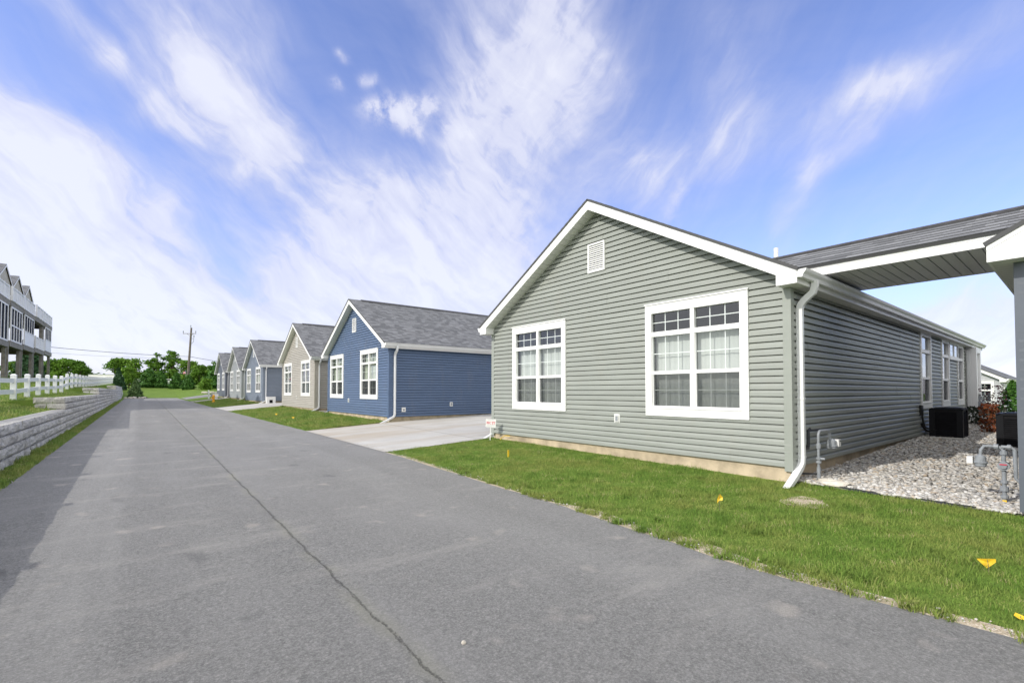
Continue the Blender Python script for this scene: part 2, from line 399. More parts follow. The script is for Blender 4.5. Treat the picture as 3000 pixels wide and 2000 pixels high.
def blockwall_mat():
    m, n, l, b = nodes('split_face_limestone_blocks'); t = NT(m.node_tree); o = t.pos()
    c = t.ramp(t.island(), [(0., (.42, .40, .365)), (.5, (.57, .55, .50)), (1., (.72, .70, .645))])
    c = t.mix(.55, c, t.ramp(t.noise(o, 7, 6, .7), [(.35, (.24, .23, .21)), (.5, (.56, .54, .495)), (.66, (.80, .775, .72))]))
    st = t.noise(t.mapping(o, (3, 3, .5)), 3, 5, .7)
    c = t.mix(t.m('MULTIPLY', t.ramp(st, [(.55, 0.), (.75, 1.)]), .4), c, (.17, .165, .155))
    l.new(c, b.inputs['Base Color']); b.inputs['Roughness'].default_value = .92
    t.bump(t.noise(o, 18, 5, .75), 1.0, .05, b)
    return m
BLOCK = blockwall_mat()
CREAM = plain('cream_townhouse_siding', (.50, .46, .38), .7, .06, 3)
LGREY = plain('pale_grey_townhouse_wall', (.44, .43, .41), .7, .08, 2)

# ------------------------------------------------------------------ terrain
def interp(x, pts):
    if x <= pts[0][0]: return pts[0][1]
    for (a, b), (c, d) in zip(pts, pts[1:]):
        if x <= c: return b + (d-b)*(x-a)/(c-a)
    return pts[-1][1]
def gY(Y): return .006*max(0, min(Y, 79)-5) + .06*max(0, min(Y, 112)-79)
def padY(Y): return .06 + .0105*max(0, min(Y, 79)) + .05*max(0, min(Y, 112)-79)
FZ = [(-20, .8), (10, .95), (23.4, 1.08), (28.4, 1.22), (35.8, 1.32), (38.6, 1.52), (43.5, 1.66), (48.6, 1.69), (58.8, 1.86), (101, 2.75), (112, 2.85), (400, 3.2)]
TIERS = [(2.0, .80), (21.3, 1.20), (38.3, 1.60), (66.0, 2.00)]          # start Y, top z
def wallTop(Y):
    z = .78
    for s, t in TIERS:
        if Y > s: z = t-.03
    return z
def roadR(Y): return interp(Y, [(-20, 4.1), (-5, 3.95), (.3, 3.87), (1.8, 3.77), (4, 4.03), (9.6, 4.30), (17, 4.34), (40, 4.15), (70, 4.05), (90, 4.0)])
def H(X, Y):
    if X >= -2.13:
        z0 = gY(Y)
        if X <= 4.4: return z0
        p = padY(Y)
        if X <= 7.2: return z0 + (p-z0)*(X-4.4)/2.8
        k = .035 if 9.88 < Y < 16.37 else .02
        z = p + k*(min(X, 22)-7.2)
        if X > 22: z -= .075*(min(X, 38)-22)
        return z
    f = interp(Y, FZ); zc = max(f+.15, 1.35 + .0205*min(Y, 100))
    if Y > 88: w = gY(Y)
    else: w = wallTop(Y)
    if X >= -3.43: return w + (f-w)*min(1, (-2.2-X)/1.23) if X < -2.2 else w
    if X >= -7: return f + (zc-f)*(-3.43-X)/3.57
    return zc
XS = sorted(set([-500, -300, -180, -100, -60, -40, -25, -15, -11, -9, -8, -7, -6, -5, -4.2, -3.43, -3, -2.7, -2.4, -2.2, -2.14, -2.12, -1.9, -1.5, 0, 2, 3.8, 4.4, 5, 5.8, 6.5, 7.2, 8, 9, 11, 14, 18, 22, 26, 30, 34, 38, 60, 100, 180, 300, 500]))
YS = sorted(set([-500, -300, -150, -80, -40, -20, -10, -5] + list(range(-3, 32)) + list(range(32, 122, 2)) + [9.87, 9.89, 16.36, 16.38, 21.29, 21.31, 38.29, 38.31, 65.99, 66.01, 79, 87.99, 88.01, 112, 130, 150, 180, 220, 300, 420, 600]))
mb = MB(); mb.grid(XS, YS, H)
g = build('ground', mb, GROUND, recalc=False); tag(g, kind='structure')

# road with a gently wandering right edge, and the turn at its far end
mb = MB(); ys = sorted(set([y for y in YS if -20 <= y <= 79] + [k*.35 for k in range(-20, 90)] + [5.0]))
rows = []
rr_ = random.Random(3)
def jit(Y, a): return a*(math.sin(Y*3.1)+.6*math.sin(Y*7.7+1)+.4*math.sin(Y*17.3+2))/2
for y in ys:
    z = gY(y)+.006
    rows.append([mb.P((-1.5+jit(y+40, .03), y, z)), mb.P((1, y, z)), mb.P((3.2, y, z)), mb.P((roadR(y)+jit(y, .022), y, z))])
for a, b in zip(rows, rows[1:]):
    for i in range(3): mb.f.append([a[i], a[i+1], b[i+1], b[i]])
o = build('road', mb, ASPHALT, recalc=False); tag(o, kind='structure')
mb = MB(); mb.grid([x for x in XS if 4.4 <= x <= 60], [68, 70, 72, 74, 76, 78], lambda x, y: H(x, y)+.02)
o = build('side_road', mb, ASPHALT, recalc=False); tag(o, kind='structure')
mb = MB(); rows = []
for y in [k*.3 for k in range(-20, 56)]:
    e = roadR(y); w = .05 + .16*max(0, math.sin(y*1.15-1.6))*(.6+.4*math.sin(y*3.7)) + (.10 if 0 < y < 4 else 0)
    rows.append([mb.P((e-.05, y, gY(y)+.003)), mb.P((e+max(.05, w), y, H(e+w, y)+.004))])
for a, b in zip(rows, rows[1:]): mb.f.append([a[0], a[1], b[1], b[0]])
o = build('dirt_verge', mb, SAND, recalc=False); tag(o, kind='structure')

def sheet(name, x0f, x1, y0, y1, mat, dz):
    mb = MB(); yy = sorted(set([y0, y1] + [y for y in YS if y0 < y < y1])); rows = []
    for y in yy:
        x0 = x0f(y); xx = [x0] + [x for x in XS if x0 < x < x1] + [x1]
        rows.append((xx, y))
    base = [x for x in XS if 4.4 <= x < x1] + [x1]
    idx = []
    for xx, y in rows:
        yc = min(max(y, y0+.03), y1-.03)
        idx.append([mb.P((rows and x0f(y), y, gY(y)+dz))] + [mb.P((x, y, H(x, yc)+dz)) for x in base])
    for a, b in zip(idx, idx[1:]):
        for i in range(len(a)-1): mb.f.append([a[i], a[i+1], b[i+1], b[i]])
    # a visible slab edge along the near side
    o = build(name, mb, mat, recalc=False); return tag(o, kind='structure')
sheet('driveway', lambda y: roadR(y)-.02, 26, 9.89, 16.36, DRIVE, .014)
sheet('driveway', lambda y: roadR(y)-.02, 26, 33.05, 39.25, DRIVE, .02)
sheet('walkway', lambda y: roadR(y)-.02, 26, 55.95, 58.75, DRIVE, .02)

# ------------------------------------------------------------------ houses
C = .1015; SL = .573; HW = 3.6; APEX = 4.76; WX = 7.28
def wall_courses(mb, P, z1, lim, openings, seed, n_back=0.0):
    """siding courses; P(u,z,out)->world; lim(z)->(u0,u1); openings: (u0,u1,z0,z1)"""
    rr = random.Random(seed); nrow = int(math.ceil(z1/C))
    prof = [(0, .024), (.054, .0225), (.064, .017), (.082, .004), (C-.0135, .001), (C-.013, -.03), (C-.0002, -.03)]
    seams = []
    for k in range(nrow):
        if k % 2 == 0: seams = sorted(rr.uniform(-20, 20) for _ in range(9))
        z0 = k*C; prf = [(min(z0+a, z1), b) for a, b in prof]
        lo, hi = lim(z0+C*.5)
        segs = [(lo, hi)]
        for (a, b, c, d) in openings:
            if z0 + C > c + .001 and z0 < d - .001:
                new = []
                for s, e in segs:
                    if b <= s or a >= e: new.append((s, e)); continue
                    if a > s: new.append((s, a))
                    if b < e: new.append((b, e))
                segs = new
        fin = []
        for s, e in segs:
            cuts = [q for q in seams if s+.25 < q < e-.25]; p = s
            for q in cuts: fin.append((p, q)); p = q
            fin.append((p, e))
        if not fin: continue
        for i, (s, e) in enumerate(fin):
            dz = .0028 if (i + k//2) % 2 else 0.0
            ends0 = s <= lo+1e-6; ends1 = e >= hi-1e-6
            rows = []
            for z, out in prf:
                l2, h2 = lim(z)
                a = max(l2, -1e9) if ends0 else s; b = min(h2, 1e9) if ends1 else e
                if b < a: a = b = (a+b)/2
                rows.append((mb.P(P(a, z, out+dz)), mb.P(P(b, z, out+dz))))
            nz = z0+C; l2, h2 = lim(min(nz, z1)); a = l2 if ends0 else s; b = h2 if ends1 else e
            if b < a: a = b = (a+b)/2
            rows.append((mb.P(P(a, min(nz, z1), .024+dz)), mb.P(P(b, min(nz, z1), .024+dz))))
            for r0, r1 in zip(rows, rows[1:]): mb.f.append([r0[0], r0[1], r1[1], r1[0]])

def window(root, P, W, Hh, blinds, name='window', cols=2, muntins=True, style='triple'):
    """P(u,w,n): u across from the centre, w up from the trim's bottom, n outwards"""
    fr = MB(); fr.map = P
    hw = W/2; tr = .13 if W > 1.3 else .10; tb = .15; tt = .16
    fr.box(-hw, -hw+tr, 0, Hh, -.03, .034); fr.box(hw-tr, hw, 0, Hh, -.03, .034)
    fr.box(-hw+tr, hw-tr, 0, tb, -.03, .0335); fr.box(-hw+tr, hw-tr, Hh-tt, Hh, -.03, .0335)
    fr.box(-hw-.012, hw+.012, Hh, Hh+.022, .0, .05)
    fr.box(-hw+tr-.02, hw-tr+.02, tb-.018, tb+.006, .0, .044)
    iu0, iu1 = -hw+tr, hw-tr
    z1, z2, z3, z4, z5 = tb, Hh*.37, Hh*.40, Hh*.71, Hh*.752
    z6 = Hh-tt
    mull = .075
    cw = (iu1-iu0-mull*(cols-1))/cols
    cells = [(iu0+i*(cw+mull), iu0+i*(cw+mull)+cw) for i in range(cols)]
    for i in range(cols-1): fr.box(cells[i][1], cells[i+1][0], z1, z6, -.05, .026)
    for a, b in cells:
        fr.box(a, b, z2, z3, -.045, .012); fr.box(a, b, z4, z5, -.045, .022)
        fr.box(a, a+.022, z1, z2, -.045, .006); fr.box(b-.022, b, z1, z2, -.045, .006); fr.box(a+.022, b-.022, z1, z1+.03, -.045, .0055)
        fr.box(a, a+.012, z3, z4, -.04, .01); fr.box(b-.012, b, z3, z4, -.04, .01)
        if muntins:
            nx = 3 if cw > .45 else 2
            for (q0, q1, nn) in ((z1+.03, z2, -.034), (z3, z4, -.022), (z5, z6, -.022)):
                for k in range(1, nx):
                    u = a+cw*k/nx; fr.box(u-.007, u+.007, q0, q1, nn-.008, nn-.002)
                wmid = (q0+q1)/2; fr.box(a, b, wmid-.007, wmid+.007, nn-.0085, nn-.0025)
    o = build(name, fr, WHITE, root)
    pn = MB(); pn.map = P
    for a, b in cells:
        for (q0, q1, nn) in ((z1, z2, -.034), (z3, z4, -.022), (z5, z6, -.022)): pn.poly([(a, q0, nn), (b, q0, nn), (b, q1, nn), (a, q1, nn)])
    build('pane', pn, GLASS, o)
    bk = MB(); bk.map = P; d = -.75
    bk.poly([(iu0, z1, d), (iu1, z1, d), (iu1, z6, d), (iu0, z6, d)])
    for a, b in (((iu0, z1), (iu0, z6)), ((iu1, z1), (iu1, z6)), ((iu0, z1), (iu1, z1)), ((iu0, z6), (iu1, z6))):
        bk.poly([(a[0], a[1], -.05), (b[0], b[1], -.05), (b[0], b[1], d), (a[0], a[1], d)])
    build('room', bk, ROOMM, o, recalc=False)
    up, lowb, tra = blinds
    for mat, q0, q1, dn in ((lowb, z1+.02, z3, -.13), (up, z3+.0, z4+.03, -.129), (tra, z5, z6, -.16)):
        if mat is None: continue
        bl = MB(); bl.map = P
        for a, b in cells:
            nseg = 14
            for i in range(nseg):
                ua = a-.02+(b-a+.04)*i/nseg; ub = a-.02+(b-a+.04)*(i+1)/nseg
                da = dn+.006*math.sin(i*1.9); db = dn+.006*math.sin((i+1)*1.9)
                bl.poly([(ua, q0, da), (ub, q0, db), (ub, q1, db), (ua, q1, da)])
        build('blind', bl, mat, o, recalc=False)
    s = MB(); s.map = P
    for a, b in cells: s.poly([(a+.02, z1+.02, -.012), (b-.02, z1+.02, -.012), (b-.02, z2, -.012), (a+.02, z2, -.012)])
    build('screen', s, SCREEN, o, recalc=False)
    return o

def shingle_slope(mb, P, L0, L1, S):
    """P(x, s, h): x along the ridge, s down the slope from ridge, h off the plane"""
    ex = .143; n = int(S/ex)+1; top = []
    for k in range(n):
        s0 = k*ex; s1 = min(S, s0+ex)
        if s1-s0 < .01: break
        ng = max(1, int((L1-L0)/3.0))
        for i in range(ng):
            a = L0+(L1-L0)*i/ng; b = L0+(L1-L0)*(i+1)/ng
            mb.poly([P(a, s0, .004), P(b, s0, .004), P(b, s1, .013), P(a, s1, .013)], [(a, -s0), (b, -s0), (b, -s1), (a, -s1)])
        mb.poly([P(L0, s1, .013), P(L1, s1, .013), P(L1, s1, .003), P(L0, s1, .003)], [(L0, -s1)]*4)
    # underside and edges of the deck
    mb.poly([P(L0, 0, -.03), P(L1, 0, -.03), P(L1, S, -.03), P(L0, S, -.03)], [(0, 0)]*4)
    for x in (L0, L1): mb.poly([P(x, 0, -.03), P(x, S, -.03), P(x, S, .015), P(x, 0, .006)], [(0, 0)]*4)
    mb.poly([P(L0, S, -.03), P(L1, S, -.03), P(L1, S, .015), P(L0, S, .015)], [(0, 0)]*4)

def downspout(root, side, Yc, Zb, x=.2):
    yo = HW+.045
    def q(dx, out, z): return (WX+dx, Yc+side*(HW+out), Zb+z)
    m = MB()
    pts = [q(x, .26, 2.66), q(x, .26, 2.58), q(x, .235, 2.50), q(x, .12, 2.40), q(x, .075, 2.34), q(x, .06, 2.26), q(x, .06, 1.2), q(x, .06, .12), q(x-.015, .06, .05), q(x-.07, .06, -.005), q(x-.30, .07, -.115), q(x-.62, .08, -.25)]
    m.tube(pts, .03, rect=(.085, .062), cap=False)
    m.tube([q(x, .06, 1.0), q(x, .06, .965)], .03, rect=(.094, .071)); m.tube([q(x, .06, .16), q(x, .06, .125)], .03, rect=(.093, .070))
    o = build('downspout', m, WHITE2, root)
    e = MB(); e.tube([q(x-.605, .0798, -.243), q(x-.60, .0796, -.241)], .03, rect=(.07, .048)); build('outlet_mouth', e, BLACKF, o)

def house(Yc, Zb, mat, trim, label, L=15.0, wins=(1.81, -2.1), blinds=None, group='single-storey houses in the row along the road', front_openings=True, Lr=None, vent=True, outlet=None, sidewin=None, gutters=(-1, 1)):
    root = thing('house', (WX, Yc, Zb), label, 'house', group)
    Lr = Lr or L+.3
    def lim(z):
        if z <= 2.70: return (-HW, HW)
        h = max(0, (APEX+.03-z)/SL); h = min(h, HW); return (-h, h)
    Pf = lambda u, z, out: (WX-out, Yc+u, Zb+z)
    op = [(w-.81, w+.81, .66+.14, .66+1.85) for w in wins]
    mb = MB(); wall_courses(mb, Pf, APEX, lim, op, int(Yc*10)+5)
    for s in (-1, 1):
        Ps = lambda u, z, out, s=s: (WX+u, Yc+s*(HW+out), Zb+z)
        wall_courses(mb, Ps, 2.66, lambda z: (0, L), (sidewin or []) if s < 0 else [], int(Yc*10)+s+2)
    mb.poly([(WX+L, Yc-HW, Zb), (WX+L, Yc+HW, Zb), (WX+L, Yc+HW, Zb+2.7), (WX+L, Yc, Zb+APEX), (WX+L, Yc-HW, Zb+2.7)])
    build('siding', mb, mat, root, recalc=False)
    f = MB(); f.box(WX+.02, WX+L-.02, Yc-HW+.02, Yc+HW-.02, Zb-.9, Zb+.012); build('foundation', f, FOUND, root)
    for s in (-1, 1):
        tr = MB(); y = Yc+s*HW
        tr.box(WX-.026, WX-.001, min(y-s*.085, y+s*.026), max(y-s*.085, y+s*.026), Zb-.06, Zb+2.64)
        tr.box(WX-.0009, WX+.085, min(y+s*.001, y+s*.0255), max(y+s*.001, y+s*.0255), Zb-.06, Zb+2.64)
        build('corner_trim', tr, trim, root)
    # roof
    ct = 1/math.sqrt(1+SL*SL); st = SL*ct; ov = .22; top = APEX+.20
    S = (HW+ov)/ct; rf = MB()
    for s in (-1, 1):
        def P(x, ss, h, s=s): return (WX+x, Yc+s*(ss*ct+h*st), Zb+top-ss*st+h*ct)
        shingle_slope(rf, P, -.30, Lr, S)
    ro = build('roof', rf, SHINGLE, root, recalc=False)
    rc = MB(); k = -.30
    for s in (-1, 1):
        rc.hexa([(WX+.25, Yc, Zb+top+.004), (WX+Lr-.1, Yc, Zb+top+.004), (WX+Lr-.1, Yc+s*.16, Zb+top-.16*SL+.012), (WX+.25, Yc+s*.16, Zb+top-.16*SL+.012)],
                [(WX+.25, Yc, Zb+top+.034), (WX+Lr-.1, Yc, Zb+top+.034), (WX+Lr-.1, Yc+s*.17, Zb+top-.16*SL+.034), (WX+.25, Yc+s*.17, Zb+top-.16*SL+.034)])
    build('ridge_cap', rc, RIDGE, ro)
    # rake boards with their drip edge, and boxed returns
    t2 = top-.034
    for xb in (WX-.28, WX+Lr-.02):
        for s in (-1, 1):
            fa = MB(); e = HW+.20; x1 = xb+.022
            for (a, b, px) in ((.0, .055, xb-.006), (.055, .175, xb)):
                pts = [(px, Yc, Zb+t2-a), (px, Yc+s*e, Zb+t2-a-SL*e), (px, Yc+s*e, Zb+t2-b-SL*e), (px, Yc, Zb+t2-b)]
                fa.prism(pts, (x1-px, 0, 0))
            build('fascia', fa, WHITE, root)
    for s in (-1, 1):
        fa = MB(); a, b = HW-.07, HW+.199
        zt = t2-.176
        pts = [(WX-.278, Yc+s*b, Zb+t2-.176-SL*b+.0), (WX-.278, Yc+s*b, Zb+2.575), (WX-.278, Yc+s*a, Zb+2.575), (WX-.278, Yc+s*a, Zb+zt-SL*a)]
        fa.prism(pts, (.02, 0, 0))
        pts = [(WX-.258, Yc+s*a, Zb+2.575), (WX-.258, Yc+s*a, Zb+zt-SL*a), (WX-.02, Yc+s*a, Zb+zt-SL*a), (WX-.02, Yc+s*a, Zb+2.575)]
        fa.prism(pts, (0, s*.012, 0))
        fa.box(WX-.256, WX+Lr, min(Yc+s*(HW+.178), Yc+s*(HW+.199)), max(Yc+s*(HW+.178), Yc+s*(HW+.199)), Zb+2.576, Zb+2.755)
        build('eave_return', fa, WHITE, root)
    so = MB()
    for s in (-1, 1):
        zt = t2-.168; e = HW+.17
        so.poly([(WX-.257, Yc, Zb+zt), (WX+.01, Yc, Zb+zt), (WX+.01, Yc+s*e, Zb+zt-SL*e), (WX-.257, Yc+s*e, Zb+zt-SL*e)])
    build('rake_soffit', so, SOFFIT_X, root, recalc=False)
    for s in (-1, 1): so = MB(); so.poly([(WX-.257, Yc+s*(HW-.08), Zb+2.578), (WX-.02, Yc+s*(HW-.08), Zb+2.578), (WX-.02, Yc+s*(HW+.18), Zb+2.578), (WX-.257, Yc+s*(HW+.18), Zb+2.578)]); so.poly([(WX-.02, Yc+s*(HW-.02), Zb+2.5785), (WX+Lr, Yc+s*(HW-.02), Zb+2.5785), (WX+Lr, Yc+s*(HW+.18), Zb+2.5785), (WX-.02, Yc+s*(HW+.18), Zb+2.5785)]); build('eave_soffit', so, SOFFIT_Y, root, recalc=False)
    for s in gutters:
        gm = MB(); prof = [(.2005, 2.755), (.2005, 2.652), (.265, 2.645), (.278, 2.690), (.305, 2.722), (.318, 2.757), (.308, 2.757), (.296, 2.728), (.27, 2.700), (.256, 2.660), (.21, 2.665), (.21, 2.750)]
        x0, x1 = WX-.272, WX+Lr-.01
        a = [gm.P((x0, Yc+s*(HW+o), Zb+z)) for o, z in prof]; b = [gm.P((x1, Yc+s*(HW+o), Zb+z)) for o, z in prof]
        nP = len(prof)
        for i in range(nP): gm.f.append([a[i], a[(i+1) % nP], b[(i+1) % nP], b[i]])
        for xx in (x0-.002, x1): gm.poly([(xx, Yc+s*(HW+o), Zb+z) for o, z in prof[:6]])
        build('gutter', gm, WHITE2, root)
        downspout(root, s, Yc, Zb)
    bl = blinds or [(BLIND_W, BLIND_W, None)]*2
    for i, w in enumerate(wins):
        window(root, lambda u, q, n, w=w: (WX-.010-n, Yc+w+u, Zb+.65+q), 1.85, 2.0, bl[i])
    if vent:
        v = MB(); y0, y1, z0, z1 = Yc-.23, Yc+.22, Zb+3.53, Zb+4.13; x0 = WX-.045
        for (a, b, c, d) in ((y0, y0+.035, z0, z1), (y1-.035, y1, z0, z1), (y0+.035, y1-.035, z0, z0+.035), (y0+.035, y1-.035, z1-.035, z1)): v.box(x0, WX, a, b, c, d)
        nl = 13
        for k in range(nl):
            z = z0+.04+(z1-z0-.08)*k/nl; hgt = (z1-z0-.08)/nl
            v.hexa([(x0+.004, y0+.035, z), (x0+.010, y0+.035, z-.002), (x0+.010, y1-.035, z-.002), (x0+.004, y1-.035, z)], [(x0+.022, y0+.035, z+hgt*.62), (x0+.030, y0+.035, z+hgt*.60), (x0+.030, y1-.035, z+hgt*.60), (x0+.022, y1-.035, z+hgt*.62)])
        vo = build('gable_vent', v, WHITE, root)
        vb = MB(); vb.poly([(WX-.018, y0+.02, z0+.02), (WX-.018, y1-.02, z0+.02), (WX-.018, y1-.02, z1-.02), (WX-.018, y0+.02, z1-.02)]); build('vent_opening', vb, BLACKF, vo)
    if outlet is not None:
        q = MB(); y, z = Yc+outlet, Zb+.56
        q.box(WX-.03, WX, y-.065, y+.065, z-.085, z+.085); q.box(WX-.05, WX-.0305, y-.045, y+.045, z-.065, z+.065); oo = build('outlet_cover', q, PLASTIC, root)
        q = MB(); q.box(WX-.054, WX-.0505, y-.036, y+.02, z-.05, z+.05); build('outlet_lid', q, GALV, oo)
    return root

GG = vinyl('sage_grey_vinyl_siding', (.31, .33, .30)); GGT = plain('sage_grey_trim', (.30, .322, .288), .45, .04, 3)
BL = vinyl('blue_vinyl_siding', (.108, .158, .258)); BLT = plain('blue_trim', (.09, .134, .225), .45, .04, 3)
BE = vinyl('beige_vinyl_siding', (.44, .415, .37)); BET = plain('beige_trim', (.38, .355, .30), .45, .04, 3)
GB = vinyl('blue_grey_vinyl_siding', (.205, .24, .295)); GBT = plain('blue_grey_trim', (.195, .23, .285), .45, .04, 3)
GR = vinyl('light_grey_vinyl_siding', (.36, .38, .38)); GRT = plain('light_grey_trim', (.34, .36, .36), .45, .04, 3)
SLT = vinyl('slate_vinyl_siding', (.13, .145, .175)); SLTT = plain('slate_trim', (.12, .135, .165), .45, .04, 3)
CH = vinyl('steel_grey_vinyl_siding', (.125, .14, .165)); CHT = plain('steel_grey_trim', (.11, .125, .15), .45, .04, 3)
PG = vinyl('pale_grey_vinyl_siding', (.50, .51, .53)); PGT = plain('pale_grey_trim', (.5, .51, .53), .45, .04, 3)

sw = []
def side_open(x0, x1): return (x0-WX+.09, x1-WX-.09, .66+.14, .66+1.86)
main = house(6.30, .31, GG, GGT, 'large sage grey house nearest the camera with two wide white windows', L=14.7, Lr=16.9, wins=(1.80, -2.105), blinds=[(BLIND_W, BLIND_W, BLIND_N), (BLIND_W, BLIND_W, None)], outlet=-.51,
             sidewin=[side_open(15.25, 16.45), side_open(17.85, 18.95), side_open(20.35, 21.4)])
house(20.05, .43, BL, BLT, 'navy blue house with white trim beyond the concrete driveway', wins=(2.25, -1.68), blinds=[(BLIND_G, None, BLIND_G), (BLIND_G, None, BLIND_G)], outlet=.64)
house(29.5, .47, BE, BET, 'beige house next to the navy blue house', wins=(2.05, -1.9), blinds=[(BLIND_D, BLIND_B, None), (BLIND_D, BLIND_B, None)], outlet=.0)
house(42.95, .64, GB, GBT, 'blue-grey house beside the second driveway', wins=(2.05, -1.9), blinds=[(BLIND_G, None, None), (BLIND_G, None, None)])
house(52.35, .74, GR, GRT, 'light grey house between the blue-grey and the dark slate house', wins=(2.05, -1.9), blinds=[(None, BLIND_B, None), (None, BLIND_B, None)])
house(62.45, .82, SLT, SLTT, 'small dark slate house at the far end of the row', wins=(2.05, -1.9), blinds=[(BLIND_D, BLIND_B, None), (BLIND_D, BLIND_B, None)])
char = house(-3.125, .19, CH, CHT, 'steel grey house cut off by the frame, joined by the breezeway', L=14.7, Lr=15.2, wins=(1.5, -1.9), vent=True, gutters=(-1,))
# small gable light under the rake of the steel grey house
g_ = MB(); y1_ = .445
tp = lambda y: .19+APEX-SL*abs(y+3.125)-.02
for (a, b, c, d) in ((y1_-.03, y1_, 2.83, tp(y1_)), (-.9, y1_-.0301, 2.83, 2.86)): g_.box(WX-.05, WX-.021, a, b, c, d)
g_.hexa([(WX-.05, -.9, tp(-.9)-.03), (WX-.021, -.9, tp(-.9)-.03), (WX-.021, y1_, tp(y1_)-.03), (WX-.05, y1_, tp(y1_)-.03)], [(WX-.05, -.9, tp(-.9)), (WX-.021, -.9, tp(-.9)), (WX-.021, y1_, tp(y1_)), (WX-.05, y1_, tp(y1_))])
gl_ = build('gable_window', g_, WHITE, char)
g_ = MB(); g_.poly([(WX-.03, -.9, 2.84), (WX-.03, y1_-.01, 2.84), (WX-.03, y1_-.01, tp(y1_)-.02), (WX-.03, -.9, tp(-.9)-.02)]); build('pane', g_, BLACKM, gl_)
# side windows of the main house
zb = .31+.65
def side_window(x0, x1, b): return window(main, lambda u, q, n: (( x0+x1)/2+u, 2.70-.010-n, zb+q), x1-x0, 2.0, b, cols=1, muntins=False)
side_window(15.25, 16.45, (BLIND_W, None, None)); side_window(17.85, 18.95, (None, None, None)); side_window(20.35, 21.4, (None, None, None))
m = MB(); yq = 2.70-.026
for (a, b, c, d) in ((18.95, 20.35, 2.83, 2.96), (18.95, 20.35, 2.36, 2.47), (18.95, 19.0, 2.47, 2.83), (20.30, 20.35, 2.47, 2.83), (19.62, 19.69, 2.47, 2.83)): m.box(a, b, yq-.03, yq+.02, c, d)
wo = build('transom_window', m, WHITE, main)
m = MB(); m.poly([(19, yq-.012, 2.47), (20.3, yq-.012, 2.47), (20.3, yq-.012, 2.83), (19, yq-.012, 2.83)]); build('pane', m, GLASS, wo)
m = MB(); m.poly([(19, yq+.006, 2.47), (20.3, yq+.006, 2.47), (20.3, yq+.006, 2.83), (19, yq+.006, 2.83)]); build('room', m, ROOMM, wo)
# white porch pier with niche at the back end of the main house
m = MB(); xa, xb = 22.0, 23.0
m.box(xa, xa+.2, 2.42, 2.72, 0, 2.88); m.box(xb-.2, xb, 2.42, 2.72, 0, 2.88); m.box(xa+.2, xb-.2, 2.42, 2.72, 2.70, 2.88); m.box(xa+.2, xb-.2, 2.52, 2.72, 0, 2.70); m.box(xa+.15, xb-.15, 2.40, 2.52, 1.30, 1.36)
build('porch_pier', m, WHITE, main)
m = MB(); m.box(xa+.12, xb-.1, 2.30, 2.419, .55, 1.05); m.box(xa+.2, xb-.5, 2.33, 2.419, 1.1, 1.22); build('meter_box', m, GALV, main)
m = MB(); m.tube([(21.9, 2.62, 2.75), (21.9, 2.60, 2.4), (21.9, 2.60, .6), (21.85, 2.52, .35), (21.8, 2.3, .2)], .04, rect=(.08, .06)); build('downspout', m, WHITE2, main)
# plumbing vent pipe through the roof behind the breezeway
m = MB(); m.lathe((12.68, 5.0, 4.2), [(.055, 0), (.055, .86), (.045, .86), (.045, .5)], 14); build('vent_pipe', m, PLASTIC, main)
# fittings on the blue house's driveway wall
blue = [o for o in bpy.data.objects if o.get('label', '').startswith('navy')][0]
m = MB(); m.box(9.90, 10.03, 16.41, 16.46, .78, .95); oo = build('outlet_cover', m, PLASTIC, blue); m = MB(); m.box(9.93, 10.0, 16.404, 16.4095, .81, .92); build('outlet_lid', m, GALV, oo)
m = MB(); m.box(7.78, 7.94, 16.41, 16.46, .61, .78); oo = build('dryer_vent', m, PLASTIC, blue)
m = MB(); m.tube([(7.86, 16.411, .69), (7.86, 16.395, .69)], .032, 12); build('vent_flap', m, GALV, oo)
# conduit box down the gap between the blue and the beige house
beige = [o for o in bpy.data.objects if o.get('label', '').startswith('beige')][0]
m = MB(); m.box(8.6, 8.9, 25.72, 25.9, .75, 1.25); m.tube([(8.75, 25.8, 1.25), (8.75, 25.8, 1.6)], .03); m.tube([(8.7, 25.8, .75), (8.7, 25.8, .3)], .03); build('meter_box', m, DARKPIPE, beige)

# neighbour across the back, seen between the two near houses
def neighbour():
    global WX
    old = WX; WX = 38.8
    h = house(6.85, -.66, PG, PGT, 'pale grey house far back beyond the gravel side yard', L=12, wins=(1.9, -2.36), blinds=[(BLIND_D, None, None), (BLIND_D, None, None)], vent=False, group='houses on the street behind')
    m = MB(); m.lathe((41.0, 5.2, 2.9), [(.09, 0), (.09, .55), (.08, .56)], 10); build('vent_pipe', m, PLASTIC, h)
    WX = old
neighbour()

# ------------------------------------------------------------------ breezeway
br = thing('breezeway', (8.8, 1.6, 3.14), 'shingled breezeway roof bridging the sage grey and the steel grey house', 'breezeway roof')
zs = 3.14; x0, x1, xm = 7.92, 9.70, 8.81; ya, yb = .30, 3.6
m = MB(); slo = (3.74-3.275)/(xm-x0+.03); cs = 1/math.sqrt(1+slo*slo); sn = slo*cs
for s in (-1, 1):
    def P(y, ss, h, s=s): return (xm+s*(ss*cs+h*sn), y, 3.755-ss*sn+h*cs)
    shingle_slope(m, P, ya, yb, (xm-x0+.035)/cs)
ro = build('roof', m, SHINGLE, br, recalc=False)
m = MB()
for s in (-1, 1): m.hexa([(xm, ya, 3.757), (xm, yb, 3.757), (xm+s*.13, yb, 3.757-.13*slo+.014), (xm+s*.13, ya, 3.757-.13*slo+.014)], [(xm, ya, 3.782), (xm, yb, 3.782), (xm+s*.135, yb, 3.782-.13*slo+.012), (xm+s*.135, ya, 3.782-.13*slo+.012)])
build('ridge_cap', m, RIDGE, ro)
